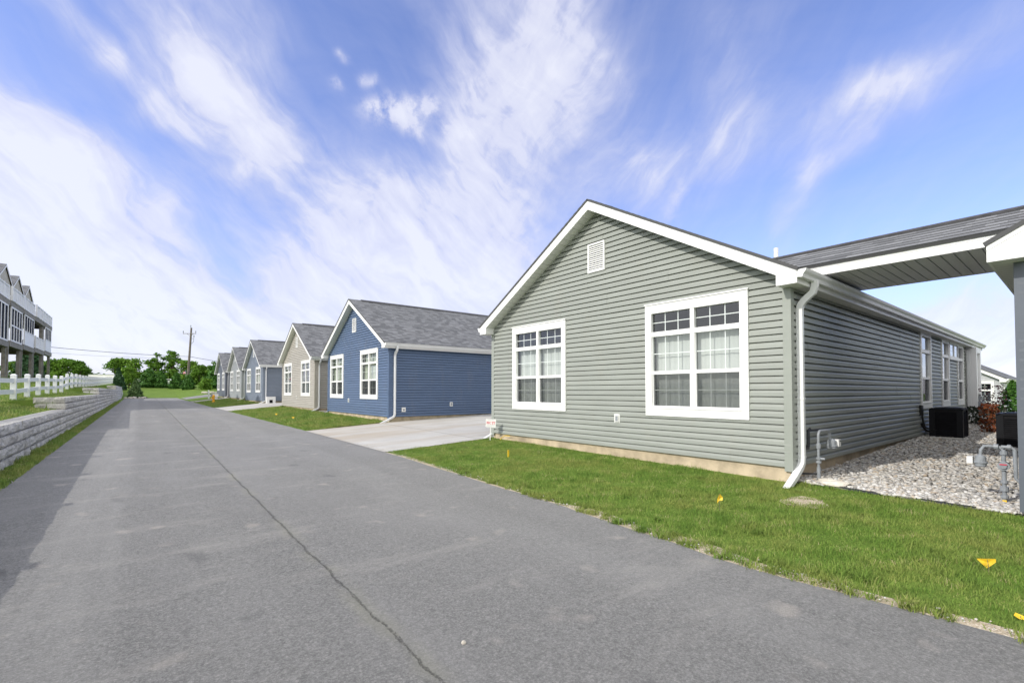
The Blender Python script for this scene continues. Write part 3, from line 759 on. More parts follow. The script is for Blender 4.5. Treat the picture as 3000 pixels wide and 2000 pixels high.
for xx, e0, e1 in ((x0, -.006, .02), (x1-.02, .0, .026)):
    m = MB(); m.box(xx, xx+.02, ya, yb, zs-.008, zs+.095); m.box(xx+e0, xx+e1, ya, yb, zs+.0955, zs+.13); build('fascia', m, WHITE, br)
m = MB(); nb = 26; st = (yb-ya)/nb
for k in range(nb):
    a = ya+k*st; m.box(x0+.0205, x1-.0205, a+.009, a+st-.004, zs, zs+.02)
build('soffit', m, SOFFIT_D, br)

# ------------------------------------------------------------------ retaining wall
wl = thing('retaining_wall', (-2.0, 45, 0), 'stepped pale stone block retaining wall along the left road edge', 'retaining wall')
m = MB(); rr = random.Random(21)
def block(x_face, depth, y0, y1, z0, z1, near):
    nu = max(2, int((y1-y0)/(.11 if near else .4))); nv = 4 if near else 2
    X = {}
    ph = rr.uniform(0, 9); amp = .034
    for i in range(nu+1):
        for j in range(nv+1):
            u = i/nu; v = j/nv
            y = y0+.004+(y1-y0-.008)*u; z = z0+.009+(z1-z0-.018)*v
            edge = max(abs(2*u-1)**8, abs(2*v-1)**4)
            d = .028*(1-edge)+amp*(math.sin(y*9+ph)*.5+math.sin(z*31+y*17+ph)*.35+rr.uniform(-.5, .5))*(1-.6*edge)
            X[i, j] = m.P((x_face+d, y, z))
    for i in range(nu):
        for j in range(nv): m.f.append([X[i, j], X[i+1, j], X[i+1, j+1], X[i, j+1]])
    back = x_face-depth
    c = [m.P((back, y0+.004, z0+.006)), m.P((back, y1-.004, z0+.006)), m.P((back, y1-.004, z1-.012)), m.P((back, y0+.004, z1-.012))]
    m.f.append([X[i, nv] for i in range(nu+1)]+[c[2], c[3]])
    m.f.append([X[i, 0] for i in range(nu, -1, -1)]+[c[0], c[1]])
    m.f.append([X[0, j] for j in range(nv+1)]+[c[3], c[0]]); m.f.append([X[nu, j] for j in range(nv, -1, -1)]+[c[1], c[2]])
for ti, (ys_, top) in enumerate(TIERS):
    xf = -1.88-.05*ti; ncs = 5 if ti == 0 else 2
    for cidx in range(ncs):
        z1 = top-.2*cidx; z0 = z1-.2; y = ys_-rr.uniform(0, .3)*(ti == 0)
        xs2 = xf-.012*(ncs-1-cidx)*0+.015*cidx
        if ti > 0:
            # return block facing along the road
            cut = .45 if cidx == 0 else .30
            for (a, b) in ((xs2-.75, xs2-.75+cut), (xs2-.75+cut, xs2)):
                nu = 6; Xr = {}
                for i in range(nu+1):
                    for j in range(4):
                        u = i/nu; v = j/3; edge = max(abs(2*u-1)**8, abs(2*v-1)**4)
                        Xr[i, j] = m.P((a+.004+(b-a-.008)*u, ys_-.028*(1-edge)-.014*rr.uniform(-.5, .8)*(1-.6*edge), z0+.006+.188*v))
                for i in range(nu):
                    for j in range(3): m.f.append([Xr[i, j], Xr[i+1, j], Xr[i+1, j+1], Xr[i, j+1]])
                cc = [m.P((a+.004, ys_+.3, z0+.006)), m.P((b-.004, ys_+.3, z0+.006)), m.P((b-.004, ys_+.3, z1-.006)), m.P((a+.004, ys_+.3, z1-.006))]
                m.f.append([Xr[i, 3] for i in range(nu+1)]+[cc[2], cc[3]]); m.f.append([Xr[0, j] for j in range(4)]+[cc[3], cc[0]]); m.f.append([Xr[nu, j] for j in range(4)]+[cc[2], cc[1]])
        while y < 88:
            ln = rr.uniform(.45, 1.15); block(xs2, .36, y, min(y+ln, 88), z0, z1, y < 45); y += ln
build('wall_blocks', m, BLOCK, wl, recalc=True)
m = MB(); m.box(-2.2, -2.0, 2, 87.98, -.2, .76); m.box(-2.22, -2.05, 21.4, 87.98, .7601, 1.16); m.box(-2.24, -2.1, 38.4, 87.98, 1.1601, 1.56); m.box(-2.26, -2.15, 66.1, 87.98, 1.5601, 1.95)
build('wall_core', m, MULCH, wl)

# ------------------------------------------------------------------ white ranch fence
PVC = plain('white_vinyl_fence', (.78, .79, .80), .4, .04, 4)
fn = thing('fence', (-3.43, 60, 0), 'white two-rail vinyl ranch fence on the slope above the stone wall', 'fence')
posts = [23.43+2.52*k for k in range(-7, 32)]
def fz(y): return interp(y, FZ)
tp0 = MB()
for y in posts:
    p = MB(); z = fz(y); w = .075
    p.box(-3.43-w, -3.43+w, y-w, y+w, z-.3, z+.87); p.hexa([(-3.43-w-.012, y-w-.012, z+.87), (-3.43+w+.012, y-w-.012, z+.87), (-3.43+w+.012, y+w+.012, z+.87), (-3.43-w-.012, y+w+.012, z+.87)], [(-3.43-w*.5, y-w*.5, z+.915), (-3.43+w*.5, y-w*.5, z+.915), (-3.43+w*.5, y+w*.5, z+.915), (-3.43-w*.5, y+w*.5, z+.915)])
    build('post', p, PVC, fn)
for a, b in zip(posts, posts[1:]):
    for h in (.68, .30):
        p = MB(); za, zb_ = fz(a)+h, fz(b)+h; t = .0225
        p.hexa([(-3.43-t, a+.07, za-.075), (-3.43+t, a+.07, za-.075), (-3.43+t, b-.07, zb_-.075), (-3.43-t, b-.07, zb_-.075)], [(-3.43-t, a+.07, za+.075), (-3.43+t, a+.07, za+.075), (-3.43+t, b-.07, zb_+.075), (-3.43-t, b-.07, zb_+.075)])
        build('rail', p, PVC, fn)

# ------------------------------------------------------------------ townhouses with decks on the left
LAMP, n_, l_, b_ = nodes('lit_porch_lamp'); b_.inputs['Emission Color'].default_value = (1, .42, .12, 1); b_.inputs['Emission Strength'].default_value = 2.0; b_.inputs['Base Color'].default_value = (.6, .3, .1, 1)
bays = [(41.5, 46.2, 'screen'), (46.5, 51.0, 'screen2'), (51.3, 56.1, 'panel'), (56.3, 61.1, 'open'), (61.4, 65.8, 'panel')]
tlab = {'screen': ['townhouse with tall dark screened porch at the left picture edge'], 'screen2': ['townhouse whose dark porch screen is divided by white crossbars'], 'panel': ['townhouse with white half wall and striped dark screen, mid row', 'townhouse at the end of the row with the outermost deck'], 'open': ['townhouse with an open middle deck behind a white railing']}
INFILL = plain('pale_blue_railing_infill', (.50, .54, .60), .5, .05, 3)
WRAIL = plain('white_deck_railing', (.80, .81, .83), .5, .04, 3)
for (a, b, kind) in bays:
    mid = (a+b)/2
    d1 = 4.72+(mid-43)*.0235; d2 = 7.58+(mid-43)*.012; gz = H(-7, mid)-.3; X = -7.0
    t = thing('townhouse', (X, mid, gz+.3), tlab[kind].pop(0), 'townhouse', 'townhouses with timber decks above the fence')
    for y in (a+.16, b-.30):
        p = MB(); p.box(X-.32, X-.12, y-.10, y+.10, gz, d1-.36); p.box(X-.36, X-.14, y-.11, y+.11, d1-.359, d2-.36); build('deck_post', p, WOOD, t)
    p = MB(); p.box(X-.3, X-.03, a, b, d1-.355, d1-.04); build('beam', p, WOOD, t)
    p = MB(); p.box(X-.3, X-.03, a, b, d2-.355, d2-.04); build('beam', p, WOOD, t)
    p = MB(); p.box(X-3.2, X-.02, a, b, d1-.039, d1+.02); 
    for k in range(6): p.box(X-3.2, X-.31, a+.3+k*.75, a+.36+k*.75, d1-.26, d1-.04)
    build('lower_deck', p, WOOD, t)
    p = MB(); p.box(X-1.5, X-.02, a, b, d2-.039, d2+.02)
    for k in range(6): p.box(X-1.5, X-.31, a+.3+k*.75, a+.36+k*.75, d2-.26, d2-.04)
    build('upper_deck', p, WOOD, t)
    def railing(z, h, xx, solid):
        a_, b_ = a+.14, b-.14; p = MB(); p.box(xx-.05, xx+.04, a_, b_, z+h-.07, z+h); p.box(xx-.03, xx+.02, a_, b_, z+.04, z+.12)
        n = int((b-a)/.15)
        for k in range(n+1):
            y = a_+.03+(b_-a_-.06)*k/n; p.box(xx-.018, xx+.012, y-.022, y+.022, z+.12, z+h-.06)
        for k in range(4):
            y = a_+.06+(b_-a_-.12)*k/3; p.box(xx-.06, xx+.045, y-.07, y+.07, z+.0, z+h+.05)
        p.box(xx-1.4, xx-.06, b-.06, b-.02, z+h-.06, z+h); p.box(xx-1.4, xx-.06, b-.05, b-.03, z+.06, z+.12)
        for k in range(11): p.box(xx-1.4+k*.125, xx-1.36+k*.125, b-.055, b-.025, z+.12, z+h-.06)
        ro_ = build('railing', p, WRAIL, t)
        q = MB(); q.box(xx-.03, xx-.005, a_, b_, z+.12, z+h-.07); build('infill_panel', q, INFILL, ro_)
    railing(d2, .98, X-(.07 if int(mid) % 2 else 0), False)
    if kind in ('screen', 'screen2'):
        p = MB(); z0, z1 = d1+.03, d2-.36; n = 4
        for k in range(n+1):
            y = a+.36+(b-.45-a-.36)*k/n; p.box(X-.1, X-.02, y-.05, y+.05, z0, z1)
        for z in ([z0, z1-.1] + ([z0+1.05] if kind == 'screen2' else [])): p.box(X-.095, X-.025, a+.36, b-.45, z, z+.1)
        so_ = build('porch_screen_frame', p, WRAIL, t)
        p = MB(); p.poly([(X-.06, a+.36, z0), (X-.06, b-.45, z0), (X-.06, b-.45, z1), (X-.06, a+.36, z1)]); build('porch_screen', p, SCREEN_D, so_)
    elif kind == 'panel':
        p = MB(); p.box(X-.1, X-.03, a+.36, b-.45, d1+.03, d1+1.05); p.box(X-.12, X-.0, a+.36, b-.45, d1+1.05, d1+1.11); build('half_wall', p, WRAIL, t)
        p = MB(); z0, z1 = d1+1.11, d2-.36
        for k in range(5):
            y = a+.40+(b-.85-a)*k/4; p.box(X-.1, X-.03, y-.045, y+.045, z0, z1)
        p.box(X-.098, X-.032, a+.36, b-.45, z1-.08, z1-.001)
        so_ = build('porch_screen_frame', p, WRAIL, t)
        p = MB(); p.poly([(X-.06, a+.36, z0), (X-.06, b-.45, z0), (X-.06, b-.45, z1), (X-.06, a+.36, z1)]); build('porch_screen', p, SCREEN_D, so_)
    else: railing(d1, 1.0, X-.05, True)
    # house body: ground floor recessed, upper storey with gable
    p = MB()
    if mid < 52: p.box(X-9, X-3.2, a, b, gz, d1+2.5)
    else: p.box(X-9, X-3.2, a, b, d1+.05, d1+2.5); p.box(X-9, X-6.5, a, b-.8, gz, d1+.0499)
    build('ground_floor_wall', p, LGREY, t)
    p = MB(); eav = 10.15; pk = 11.45; xw = X-1.5
    pts = [(xw, a, d2-.3), (xw, b, d2-.3), (xw, b, eav), (xw, mid, pk-.08), (xw, a, eav)]
    p.prism(pts, (-7.5, 0, 0)); build('upper_wall', p, CREAM, t)
    p = MB()
    for s in (-1, 1):
        hw_ = (b-a)/2+.05; sl_ = (pk-eav)/hw_; c_ = 1/math.sqrt(1+sl_**2)
        shingle_slope(p, lambda x, ss, h, s=s: (xw+.10-x, mid+s*(ss*c_+h*sl_*c_), pk-ss*sl_*c_+h*c_+.03), 0, 7.8, hw_/c_)
    ro = build('roof', p, SHINGLE, t, recalc=False)
    p = MB()
    for s in (-1, 1):
        p = MB(); e = (b-a)/2+.03; p.prism([(xw+.08, mid, pk-.0), (xw+.08, mid+s*e, eav-.0), (xw+.08, mid+s*e, eav-.16), (xw+.08, mid, pk-.16)], (.025, 0, 0)); build('fascia', p, WHITE, t)
    p = MB(); kx = 0 if mid < 52 else 3.3; p.box(X-3.24-kx+.04, X-3.199-kx+.04, mid-1.6, mid-.2, gz+.4, gz+2.5) if False else None; p.box(X-3.201-kx, X-3.17-kx, mid-1.6, mid-.2, gz+.4, gz+2.5); p.box(X-3.201-kx, X-3.17-kx, mid+.6, mid+1.5, gz+1.2, gz+2.4); build('window', p, ROOMM, t)
    if kind in ('screen2', 'open'):
        p = MB(); p.lathe((X-2.9, a+1.2, d1-.9), [(.03, 0), (.10, .03), (.12, .18), (.05, .22)], 10); build('porch_lamp', p, LAMP, t)

# ------------------------------------------------------------------ condensers and pads
def condenser(loc, sx, sy, h, label):
    t = thing('air_conditioner', loc, label, 'air conditioner', 'black outdoor air conditioners')
    x, y, z = loc; r = .07
    def ring(o):
        pts = []
        for (cx, cy, a0) in ((sx/2-r, sy/2-r, 0), (-sx/2+r, sy/2-r, 90), (-sx/2+r, -sy/2+r, 180), (sx/2-r, -sy/2+r, 270)):
            for k in range(5):
                an = R(a0+22.5*k); pts.append((x+cx+(r+o)*math.cos(an), y+cy+(r+o)*math.sin(an)))
        return pts
    def slab(mb, o, z0, z1): mb.prism([(p[0], p[1], z0) for p in ring(o)], (0, 0, z1-z0))
    m = MB(); slab(m, -.022, z+.03, z+h-.05); build('coil', m, BLACKF, t)
    m = MB(); n = 13
    for k in range(n):
        zz = z+.06+(h-.14)*k/n; a, b = ring(-.002), ring(-.016)
        ia = [m.P((p[0], p[1], zz)) for p in a]; ib = [m.P((p[0], p[1], zz+(h-.14)/n*.72)) for p in b]; L = len(ia)
        for i in range(L): m.f.append([ia[i], ia[(i+1) % L], ib[(i+1) % L], ib[i]])
        ic = [m.P((p[0], p[1], zz-.012)) for p in a]
        for i in range(L): m.f.append([ia[i], ia[(i+1) % L], ic[(i+1) % L], ic[i]])
    build('louver', m, LOUV, t, recalc=False)
    for sx_, sy_ in ((1, 1), (1, -1), (-1, 1), (-1, -1)):
        m = MB(); cx, cy = x+sx_*(sx/2-.05), y+sy_*(sy/2-.05); m.box(cx-.055, cx+.055, cy-.055, cy+.055, z+.02, z+h-.05); build('corner_post', m, BLACKM, t)
    m = MB(); slab(m, .012, z+h-.05, z+h-.015); slab(m, -.02, z+h-.0149, z+h); m.box(x-sx/2, x+sx/2, y-sy/2, y+sy/2, z, z+.03); build('top_cap', m, BLACKM, t)
    m = MB(); m.lathe((x, y, z+h), [(.26, 0), (.26, .012), (.05, .02)], 20); build('fan_guard', m, BLACKM, t)
    return t
ac = condenser((15.68, 2.24, .285), .78, .60, .70, 'black air conditioner on a raised pad against the sage grey house')
pd = MB(); pd.box(14.95, 16.3, 1.88, 2.69, .235, .284)
for px_ in (15.05, 15.4): pd.box(px_, px_+.08, 2.0, 2.6, .0, .235)
o = build('equipment_pad', pd, CONC, None, loc=(15.6, 2.25, .2)); tag(o, 'pale raised pad under the air conditioner of the sage grey house', 'pad')
m = MB(); m.tube([(15.1, 2.66, .95), (15.1, 2.63, .7), (15.12, 2.6, .52), (15.25, 2.5, .45), (15.33, 2.4, .45)], .02); m.tube([(15.14, 2.67, .6), (15.18, 2.58, .42), (15.3, 2.45, .40)], .028); m.box(15.02, 15.2, 2.63, 2.685, .8, 1.05)
build('service_line', m, RUBBER, ac)
m = MB(); m.tube([(16.08, 2.3, .5), (16.4, 2.35, .42), (16.9, 2.45, .3), (17.6, 2.5, .24), (18.4, 2.5, .26)], .025); build('hose', m, RUBBER, ac)
ac2 = condenser((14.5, .95, .235), .75, .66, .70, 'black air conditioner half hidden behind the steel grey corner post')
pd = MB(); pd.box(14.0, 15.0, .55, 1.4, .10, .234); o = build('equipment_pad', pd, CONC, None, loc=(14.5, .95, .2)); tag(o, 'low concrete pad under the air conditioner by the steel grey house', 'pad')

# ------------------------------------------------------------------ gas meters
def arc(c, r, a0, a1, ax, ay, n=6):
    return [tuple(c[k]+r*math.cos(R(a0+(a1-a0)*i/n))*ax[k]+r*math.sin(R(a0+(a1-a0)*i/n))*ay[k] for k in range(3)) for i in range(n+1)]
X_, Y_, Z_ = (1, 0, 0), (0, 1, 0), (0, 0, 1)
gm = thing('gas_meter', (7.72, 2.5, .11), 'grey gas meter with a looped riser on the wall of the sage grey house', 'gas meter', 'grey gas meters')
m = MB(); m.tube([(7.70, 2.5, .05), (7.70, 2.5, .30)], .026, 12); m.tube([(7.70, 2.5, .30), (7.70, 2.5, .74)]+arc((7.78, 2.5, .74), .08, 180, 90, X_, Z_)+arc((7.98, 2.47, .74), .08, 90, 0, X_, Z_)+[(8.06, 2.46, .68)], .018, 12)
m.tube([(7.70, 2.5, .36), (7.70, 2.5, .39)], .036, 10); m.tube([(7.70, 2.5, .41), (7.70, 2.5, .44)], .033, 8); m.tube([(7.70, 2.5, .57), (7.70, 2.5, .64)], .03, 10); m.tube([(7.70, 2.49, .425), (7.70, 2.42, .425)], .016, 8)
build('riser_pipe', m, GALV, gm, smooth=False)
m = MB(); m.tube([(8.14, 2.48, .68)]+arc((8.06, 2.50, .74), .08, 0, 90, X_, Z_)+[(7.80, 2.55, .825), (7.68, 2.6, .825)], .016, 10); m.tube([(7.68, 2.6, .845), (7.62, 2.6, .83), (7.62, 2.6, .60), (7.62, 2.66, .57)], .02, 10); m.box(7.5, 7.75, 2.63, 2.66, .54, .60); build('house_pipe', m, DARKPIPE, gm)
m = MB(); m.lathe((8.08, 2.45, .54), [(.05, 0), (.062, .01), (.064, .035), (.075, .04), (.075, .055), (.062, .06), (.06, .12), (.035, .14), (.03, .155)], 14); build('meter_body', m, GALV, gm, smooth=False)
m = MB(); m.box(8.115, 8.22, 2.37, 2.46, .575, .68); mi = build('index_box', m, PLASTIC, gm); m = MB(); m.tube([(8.19, 2.3695, .655), (8.19, 2.366, .655)], .012, 10); build('dial', m, BLACKF, mi)
m = MB(); m.hexa([(7.42, 2.68, .20), (7.72, 2.49, .19), (7.72, 2.5, .19), (7.42, 2.7, .20)], [(7.42, 2.68, .23), (7.72, 2.49, .21), (7.72, 2.5, .21), (7.42, 2.7, .23)]); m.tube([(7.42, 2.70, .21), (7.42, 2.66, .21)], .05, 10); build('bracket', m, DARKPIPE, gm)
g2 = thing('gas_meter', (7.9, .66, .12), 'grey gas meter standing out from the steel grey house over the gravel', 'gas meter', 'grey gas meters')
m = MB(); xx = 7.87; m.tube([(xx, .66, .0), (xx, .66, .72)], .020, 12)
for z, r_, h_ in ((.16, .034, .03), (.24, .038, .05), (.33, .032, .03), (.66, .034, .04)): m.tube([(xx, .66, z), (xx, .66, z+h_)], r_, 10)
m.tube([(xx, .66, .72), (xx+.02, .70, .745), (xx, .78, .75)]+[(xx-.01, .82, .745), (xx-.02, .845, .70), (xx-.02, .85, .64)], .017, 12); m.tube([(xx, .68, .75), (xx, .60, .75), (xx, .57, .72), (xx, .565, .40), (xx, .54, .36), (xx, .49, .36)], .019, 12)
m.tube([(xx, .74, .748), (xx, .70, .748)], .031, 10); m.tube([(xx, .60, .75), (xx, .63, .75)], .031, 10)
build('riser_pipe', m, GALV, g2)
m = MB(); m.lathe((xx-.02, .85, .50), [(.042, 0), (.052, .012), (.054, .04), (.064, .045), (.064, .06), (.052, .066), (.049, .12), (.026, .14)], 14); build('meter_body', m, GALV, g2)
m = MB(); m.box(xx-.07, xx+.03, .912, .965, .535, .615); build('index_box', m, PLASTIC, g2)
m = MB(); m.tube([(xx-.04, .66, .53), (xx+.04, .66, .53)], .052, 14); m.tube([(xx-.06, .66, .53), (xx-.045, .66, .53)], .03, 10); build('regulator', m, GALV, g2)
m = MB(); m.box(xx-.065, xx-.061, .63, .69, .545, .556); build('regulator_tag', m, RED, g2)
m = MB(); m.tube([(xx, .66, .10), (xx-.01, .56, .09), (xx-.01, .48, .09)], .02, 8); m.box(xx-.03, xx+.03, .63, .69, .08, .10); build('valve', m, DARKPIPE, g2)
m = MB(); m.box(xx-.05, xx-.03, .64, .675, .09, .14); build('valve_tag', m, YELLOW, g2)

# ------------------------------------------------------------------ gravel side yard
mb = MB(); mb.grid([7.33, 7.6, 8, 9, 11, 14, 18, 22, 26], [.45, 1, 1.5, 2, 2.8], lambda x, y: H(x, y)+.01)
o = build('gravel_bed', mb, GBED, recalc=False); tag(o, kind='structure')
mb = MB(); mb.grid([7.3, 8, 9, 11, 14, 18, 22], [23.6, 24, 25, 26], lambda x, y: H(x, y)+.01)
o = build('gravel_strip', mb, GBED, recalc=False); tag(o, kind='structure')
def stones(name, n, samp, smin, smax):
    bm = bmesh.new(); bmesh.ops.create_icosphere(bm, subdivisions=1, radius=1)
    bv = np.array([v.co[:] for v in bm.verts]); bf = np.array([[v.index for v in f.verts] for f in bm.faces]); bm.free()
    V = np.zeros((n, len(bv), 3)); 
    for i in range(n):
        x, y = samp(); s = rng.uniform(smin, smax)
        k = bv*(1+rng.uniform(-.28, .28, (len(bv), 1)))*np.array([rng.uniform(.75, 1.35), rng.uniform(.7, 1.1), rng.uniform(.35, .7)])*s
        a = rng.uniform(0, 6.28); b = rng.normal(0, .35); ca, sa, cb, sb = math.cos(a), math.sin(a), math.cos(b), math.sin(b)
        rx = np.array([[ca, -sa, 0], [sa, ca, 0], [0, 0, 1]]) @ np.array([[1, 0, 0], [0, cb, -sb], [0, sb, cb]])
        V[i] = k @ rx.T + np.array([x, y, H(x, y)+.012+s*.28+rng.uniform(0, .015)])
    F = (bf[None]+(np.arange(n)*len(bv))[:, None, None]).reshape(-1, 3)
    me = bpy.data.meshes.new(name); me.vertices.add(n*len(bv)); me.vertices.foreach_set('co', V.ravel())
    nf = len(F); me.loops.add(nf*3); me.loops.foreach_set('vertex_index', F.ravel().astype(np.int32)); me.polygons.add(nf)
    me.polygons.foreach_set('loop_start', np.arange(nf, dtype=np.int32)*3); me.polygons.foreach_set('loop_total', np.full(nf, 3, np.int32)); me.update(); me.validate()
    me.materials.append(GRAVEL); o = bpy.data.objects.new(name, me); COL.objects.link(o); return o
def s1():
    while True:
        x = 7.33+15*rng.random()**1.7; y = rng.uniform(.47, 2.72)
        if x < 7.38+.05*math.sin(y*7): continue
        return x, y
o = stones('gravel', 19000, s1, .012, .036); tag(o, 'pale mixed river gravel covering the side yard', 'gravel', kind='stuff')
def s2():
    y = rng.uniform(-.5, 12)
    return roadR(y)+.01+abs(rng.normal(0, .07)), y
o = stones('verge_gravel', 500, s2, .003, .010); tag(o, 'pale grit scattered along the lawn edge of the road', 'grit', kind='stuff')
m = MB(); m.blob((7.46, 2.26, .13), (.10, .20, .055), 5, 3, .22); o = build('rock', m, ROCKM, None, loc=(7.46, 2.26, .1)); tag(o, 'large flat cream rock at the gravel edge by the downspout', 'rock')
# steel edging between lawn and gravel
m = MB(); m.tube([(7.36+.02*math.sin(k), .40+k*.13, H(7.3, .4+k*.13)+.01) for k in range(19)], .01, rect=(.006, .05)); o = build('lawn_edging', m, DARKPIPE, None, loc=(7.36, 1.5, .09)); tag(o, 'thin dark metal edging between lawn and gravel', 'edging')

# ------------------------------------------------------------------ grass
def grass(name, label, n, samp, h0, h1, w, lean=.55):
    xy = samp(n); n = len(xy)
    hz = np.array([H(x, y) for x, y in xy])
    h = rng.uniform(h0, h1, n)*rng.uniform(.6, 1.25, n)
    cl = (np.sin(xy[:, 0]*5.1+np.sin(xy[:, 1]*3.3)*2)+np.sin(xy[:, 1]*4.3+xy[:, 0]*2.1))*.15
    h *= np.clip(1+1.5*cl+.35*np.sin(xy[:, 0]*13+np.sin(xy[:, 1]*9)*2)*np.sin(xy[:, 1]*11+xy[:, 0]*3), .35, 2.0)
    a = rng.uniform(0, 6.283, n); ww = w*rng.uniform(.6, 1.3, n)
    dx, dy = np.cos(a), np.sin(a); la = rng.uniform(0, 6.283, n); ll = h*rng.uniform(.1, lean*1.8, n)
    lx, ly = np.cos(la)*ll, np.sin(la)*ll
    V = np.zeros((n, 5, 3)); x, y = xy[:, 0], xy[:, 1]
    V[:, 0] = np.stack([x-dx*ww, y-dy*ww, hz-.004], 1); V[:, 1] = np.stack([x+dx*ww, y+dy*ww, hz-.004], 1)
    V[:, 2] = np.stack([x+dx*ww*.7+lx*.35, y+dy*ww*.7+ly*.35, hz+h*.6], 1); V[:, 3] = np.stack([x-dx*ww*.7+lx*.35, y-dy*ww*.7+ly*.35, hz+h*.6], 1)
    V[:, 4] = np.stack([x+lx, y+ly, hz+h*np.sqrt(np.clip(1-(ll/h)**2*.5, .2, 1))], 1)
    me = bpy.data.meshes.new(name); me.vertices.add(n*5); me.vertices.foreach_set('co', V.ravel())
    b = np.arange(n, dtype=np.int32)*5
    q = np.stack([b, b+1, b+2, b+3, b+3, b+2, b+4], 1)
    me.loops.add(n*7); me.loops.foreach_set('vertex_index', q.ravel().astype(np.int32)); me.polygons.add(n*2)
    ls = np.stack([np.arange(n)*7, np.arange(n)*7+4], 1).ravel().astype(np.int32); lt = np.tile(np.array([4, 3], np.int32), n)
    me.polygons.foreach_set('loop_start', ls); me.polygons.foreach_set('loop_total', lt); me.update()
    at = me.attributes.new('rnd', 'FLOAT', 'POINT'); at.data.foreach_set('value', np.repeat(np.clip(rng.beta(2, 2.2, n)+.22*np.sin(xy[:, 0]*9+2*np.sin(xy[:, 1]*6))*np.sin(xy[:, 1]*8+xy[:, 0]*2), 0, 1), 5).astype(np.float32))
    me.materials.append(BLADE); o = bpy.data.objects.new(name, me); COL.objects.link(o); return tag(o, label, 'grass', kind='stuff')
def nz(x, y): return np.sin(x*2.3+1.7*np.sin(y*1.9))*np.sin(y*2.7+1.3*np.sin(x*3.1+2))
RRV = np.vectorize(roadR)
def lawnA(n):
    out = []
    while sum(map(len, out)) < n:
        k = 60000; u = rng.random(k); y = -2.5+12.4*u**1.35; x = rng.uniform(3.7, 7.33, k)
        e = RRV(y); d = x-e
        keep = d > .0+.11*rng.random(k)**1.5+.12*(nz(x*1.3, y*2.2) > .25)*(rng.random(k) < .85)*(y < 5)
        keep &= (x < 7.26) | (y < 2.6)
        keep &= (((x-6.3)*.78-(y-2.2)*.62)**2/.036+((x-6.3)*.62+(y-2.2)*.78)**2/.02 > 1+.5*nz(x*4, y*4)) | (rng.random(k) < .06)       # bare patch by the corner
        keep &= ((x-4.25)**2/.03+(y-3.1)**2/.06 > 1) | (rng.random(k) < .15)
        keep &= (nz(x*2+5, y*2+1) > -.75) | (rng.random(k) < .5)
        out.append(np.stack([x, y], 1)[keep])
    return np.concatenate(out)[:n]
mb = MB(); ids = [mb.P((6.3+.27*math.cos(k*.3927)*(1+.2*math.sin(k*2.1)), 2.2+.25*math.sin(k*.3927)*(1+.2*math.sin(k*1.3)), H(6.3, 2.2)+.004+.011*math.cos(k*.3927)*0)) for k in range(16)]; mb.f.append(ids)
for q in range(16): mb.v[q] = (mb.v[q][0], mb.v[q][1], H(mb.v[q][0], mb.v[q][1])+.005)
o = build('bare_soil', mb, SAND, recalc=False); tag(o, kind='structure')
def box_samp(x0, x1, y0, y1, p=1.0, edge=True, ok=None):
    def f(n):
        out = []; c = 0
        while c < n:
            k = 40000; y = y0+(y1-y0)*rng.random(k)**p; x = rng.uniform(x0, x1, k)
            keep = np.ones(k, bool)
            if edge: keep &= x > RRV(y)+.04+.1*rng.random(k)
            if ok is not None: keep &= ok(x, y)
            out.append(np.stack([x, y], 1)[keep]); c += keep.sum()
        return np.concatenate(out)[:n]
    return f
grass('lawn_grass', 'green lawn in front of the sage grey house', 210000, lawnA, .022, .052, .0026, .75)
grass('lawn_grass', 'green lawn in front of the navy blue and beige houses', 45000, box_samp(4.0, 7.25, 16.4, 33.0, 1.5), .05, .08, .008)
grass('lawn_grass', 'green lawn in front of the blue-grey and light grey houses', 12000, box_samp(4.0, 7.25, 39.3, 55.9, 1.2), .05, .08, .016)
grass('verge_grass', 'ragged grass strip between stone wall and road', 60000, box_samp(-1.9, -1.46, 3.5, 60, 1.9, False, lambda x, y: (nz(x*3, y*1.5) > -.55) | (y > 14) | (rng.random(len(x)) < .25)), .03, .085, .005)
grass('bank_grass', 'green grass bank above the stone wall', 70000, box_samp(-7.5, -2.25, 9, 62, 1.6, False), .035, .075, .008)
TUFTS = []
for k in range(170):
    ty = rng.uniform(-1.5, 9.5)*rng.uniform(.4, 1); tx = roadR(ty)+(abs(rng.normal(0, .12)) if k % 3 else rng.uniform(.2, 3.0))
    if tx < 7.1 and abs(tx-6.3)+abs(ty-2.2) > .5: TUFTS.append((tx, ty))
def tuft_samp(n):
    T = np.array(TUFTS)[rng.integers(0, len(TUFTS), n)]; return T+rng.normal(0, .028, (n, 2))
grass('weed_tufts', 'taller weedy tufts along the road edge and in the lawn', 9000, tuft_samp, .045, .085, .0030, .9)

